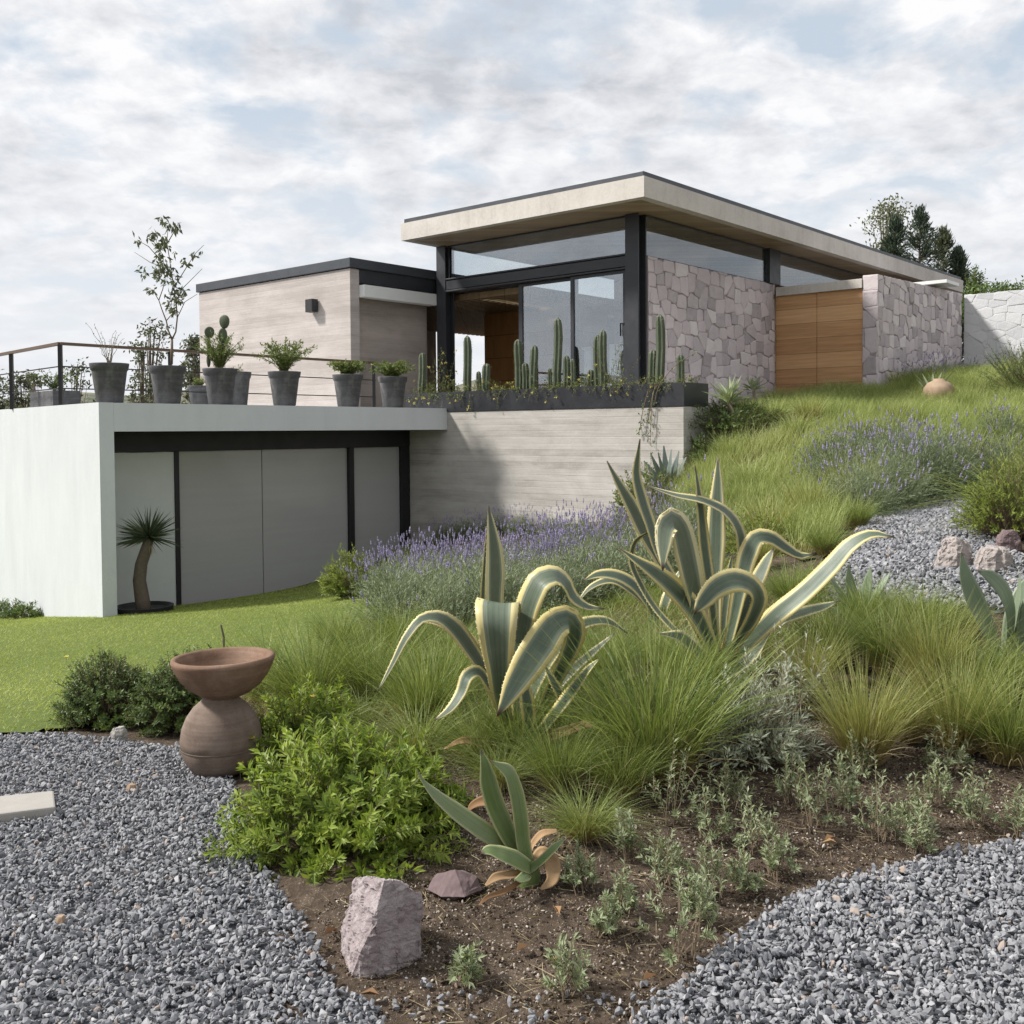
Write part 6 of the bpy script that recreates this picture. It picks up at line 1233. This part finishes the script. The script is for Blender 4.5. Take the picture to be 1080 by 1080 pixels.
# ------------------------------------------------------------------ trees behind
def limb_tree(name, label, px, top, bottom_z, Y, wpx, seed, mat, n=2600, leaf=.16, group=None, airy=.5, clumps=26, shape='round'):
    """tapered trunk, limbs that fork towards clumps, leaves scattered through each clump"""
    rng = np.random.default_rng(seed); tp_ = P(px, top, Y); b = np.array([tp_[0], tp_[1], bottom_z]); H = tp_[2] - bottom_z; R = wpx / F_PX * Y / 2
    root = thing(name, label, 'tree', b, group); m = MB(); cl = []
    tr = [b + np.array([.03 * H * math.sin(k * 2.2 + seed), .02 * H * math.cos(k * 1.7 + seed), H * .93 * k]) for k in np.linspace(0, 1, 8)]
    m.tube(tr, np.linspace(.026 * H ** .8, .004 * H ** .8, 8), 8)
    for i in range(clumps):
        k = rng.uniform(.45, 1.0); a = rng.uniform(0, 6.28); prof = {'round': math.sin(math.pi * min(1, (k - .22) / .8)) ** .6, 'cone': 1.15 - k, 'tall': .55 + .4 * math.sin(k * 9)}[shape]
        q = tr[0] + (tr[-1] - tr[0]) * k + np.array([math.cos(a), math.sin(a), 0]) * R * prof * rng.uniform(.25, 1) + [0, 0, H * .03]
        s = tr[min(7, max(2, int(7 * (k - .18))))]; m.tube([s, s * .5 + q * .5 + [0, 0, -.02 * H], q], [.005 * H ** .8, .003 * H ** .8, .0012 * H ** .8], 5); cl.append((q, R * rng.uniform(.16, .36)))
    m.build('trunk', M['bark'], root, smooth=True)
    lp = np.concatenate([c + rng.normal(0, 1, (n // clumps, 3)) * r * np.array([1, 1, .75]) * .62 for c, r in cl])
    d = rng.normal(size=lp.shape) + [0, 0, -.3]; v, f, t = leaves(lp, d, rng.normal(size=lp.shape), leaf * rng.uniform(.6, 1.2, len(lp)), leaf * .42, .2, rng, .1)
    t = t * .6 + np.repeat(np.repeat(rng.random(clumps), n // clumps), 5) * .4
    mesh_obj('crown', v, f, mat, root, attrs={'tint': t})
GT = 'trees beyond the terrace'
limb_tree('tree', 'wide dark tree beyond the left railing corner', 25, 385, -3, 48, 46, 1101, M['tree_leaf'], 1500, .22, GT, clumps=50)
limb_tree('tree', 'round pale tree just left of the railing corner post', 42, 388, -3, 46, 26, 1102, M['pale_tree_leaf'], 900, .2, GT, clumps=40)
limb_tree('tree', 'dark airy tree between the corner post and the first pot', 85, 368, -3, 38, 44, 1103, M['tree_leaf'], 900, .17, GT, clumps=50)
limb_tree('tree', 'tall dark airy tree behind the slim potted tree', 158, 328, -3, 36, 64, 1104, M['tree_leaf'], 1500, .16, GT, clumps=60)
limb_tree('tree', 'slender dark tree left of the slim potted tree', 142, 352, -3, 34, 26, 1105, M['tree_leaf'], 700, .15, GT, clumps=46)
limb_tree('tree', 'rounded grey-green tree touching the corner of the concrete wing', 201, 345, -3, 40, 42, 1106, M['tree_leaf'], 1300, .2, GT, clumps=50)
limb_tree('tree', 'low dark tree behind the pots left of the wing', 205, 385, -3, 42, 36, 1107, M['tree_leaf'], 1000, .2, GT, clumps=40)
limb_tree('tree', 'distant hazy tree at the left edge of the picture', -12, 380, -3, 60, 60, 1108, M['tree_leaf'], 1500, .4, GT)
GR = 'trees behind the roof'
limb_tree('tree', 'tall pale airy tree behind the roof, left of the conifers', 931, 200, 1, 40, 72, 1111, M['pale_tree_leaf'], 2600, .17, GR, clumps=60)
def conifer(px, top, Y, wpx, seed, label, mat):
    rng = np.random.default_rng(seed); tp_ = P(px, top, Y); b = np.array([tp_[0], tp_[1], 1.0]); H = tp_[2] - 1.0; R = wpx / F_PX * Y / 2; root = thing('conifer_tree', label, 'tree', b, GR)
    m = MB(); m.tube([b, b + [0, 0, H * .5], b + [0, 0, H]], [.16, .09, .015], 8); lp, ld = [], []
    for i in range(150):
        k = 1 - .62 * rng.random() ** 1.2; a = rng.uniform(0, 6.28); L = R * min(1.9, (1.01 - k) / .16) * rng.uniform(.5, 1.25); s = b + [0, 0, H * k]; e = s + np.array([math.cos(a) * L, math.sin(a) * L, L * .35 + .1]); m.tube([s, e], [.02, .006], 4)
        nn = 26; t = rng.random(nn) ** .7; q = s + (e - s) * t[:, None] + rng.normal(0, .07, (nn, 3)); lp.append(q); ld.append(np.tile(e - s, (nn, 1)) + rng.normal(0, .4 * L, (nn, 3)) + [0, 0, .1])
    m.build('trunk', M['bark'], root); lp = np.concatenate(lp); ld = np.concatenate(ld); v, f, t = leaves(lp, ld, rng.normal(size=lp.shape), .22 * rng.uniform(.6, 1.2, len(lp)), .05, .2, rng); mesh_obj('crown', v, f, mat, root, attrs={'tint': t})
conifer(970, 226, 38, 30, 1121, 'dark pointed conifer standing tallest behind the roof', M['conifer']); conifer(944, 236, 37, 24, 1122, 'dark conifer overlapping the pale airy tree', M['conifer'])
conifer(995, 248, 39, 32, 1123, 'loose grey-green conifer with upswept branches near the roof end', M['tree_leaf']); conifer(1011, 268, 38, 22, 1124, 'small dark conifer at the right end of the roof', M['conifer'])
c = P(1025, 302, 33); shrub('round_bush', 'round clipped dark bush above the white wall end', 'bush', c - [0, 0, 1.2], .5, .5, 1.75, 260, 12, .13, .06, M['hedge'], M['stem'], 1131, .5, .6, shell=.2)
hd = thing('clipped_hedge', 'clipped hedge running along behind the white wall', 'hedge', P(1080, 306, 31)); rng = np.random.default_rng(44); n = 9000
o_ = P(1032, 310, 31); ex = P(1300, 303, 27) - o_; lp = o_ + ex * rng.random((n, 1)) + rng.normal(0, .06, (n, 3)) + np.stack([rng.uniform(-.4, .4, n), rng.uniform(-.4, .4, n), rng.uniform(-.5, .28, n)], -1)
v, f, t = leaves(lp, rng.normal(size=lp.shape), rng.normal(size=lp.shape), .10, .05, .2, rng); mesh_obj('foliage', v, f, M['hedge'], hd, attrs={'tint': t})
# distant hills beyond the terrace
xs = np.linspace(-420, 260, 120); V = []
for j, (dy, hz_) in enumerate([(0, 0), (30, .55), (70, 1.0), (140, .7), (260, 0)]):
    for x in xs: V.append((x, 190 + dy, -3 + hz_ * (15 + 5 * math.sin(x * .013 + .8) + 2.5 * math.sin(x * .045) + 1.0 * math.sin(x * .17 + j))))
idx = np.arange(5 * 120).reshape(5, 120); q = np.stack([idx[:-1, :-1], idx[:-1, 1:], idx[1:, 1:], idx[1:, :-1]], -1).reshape(-1, 4)
props(mesh_obj('hills', np.array(V), q, M['hill'], smooth=True), kind='structure', label='low dry hills beyond the terrace')
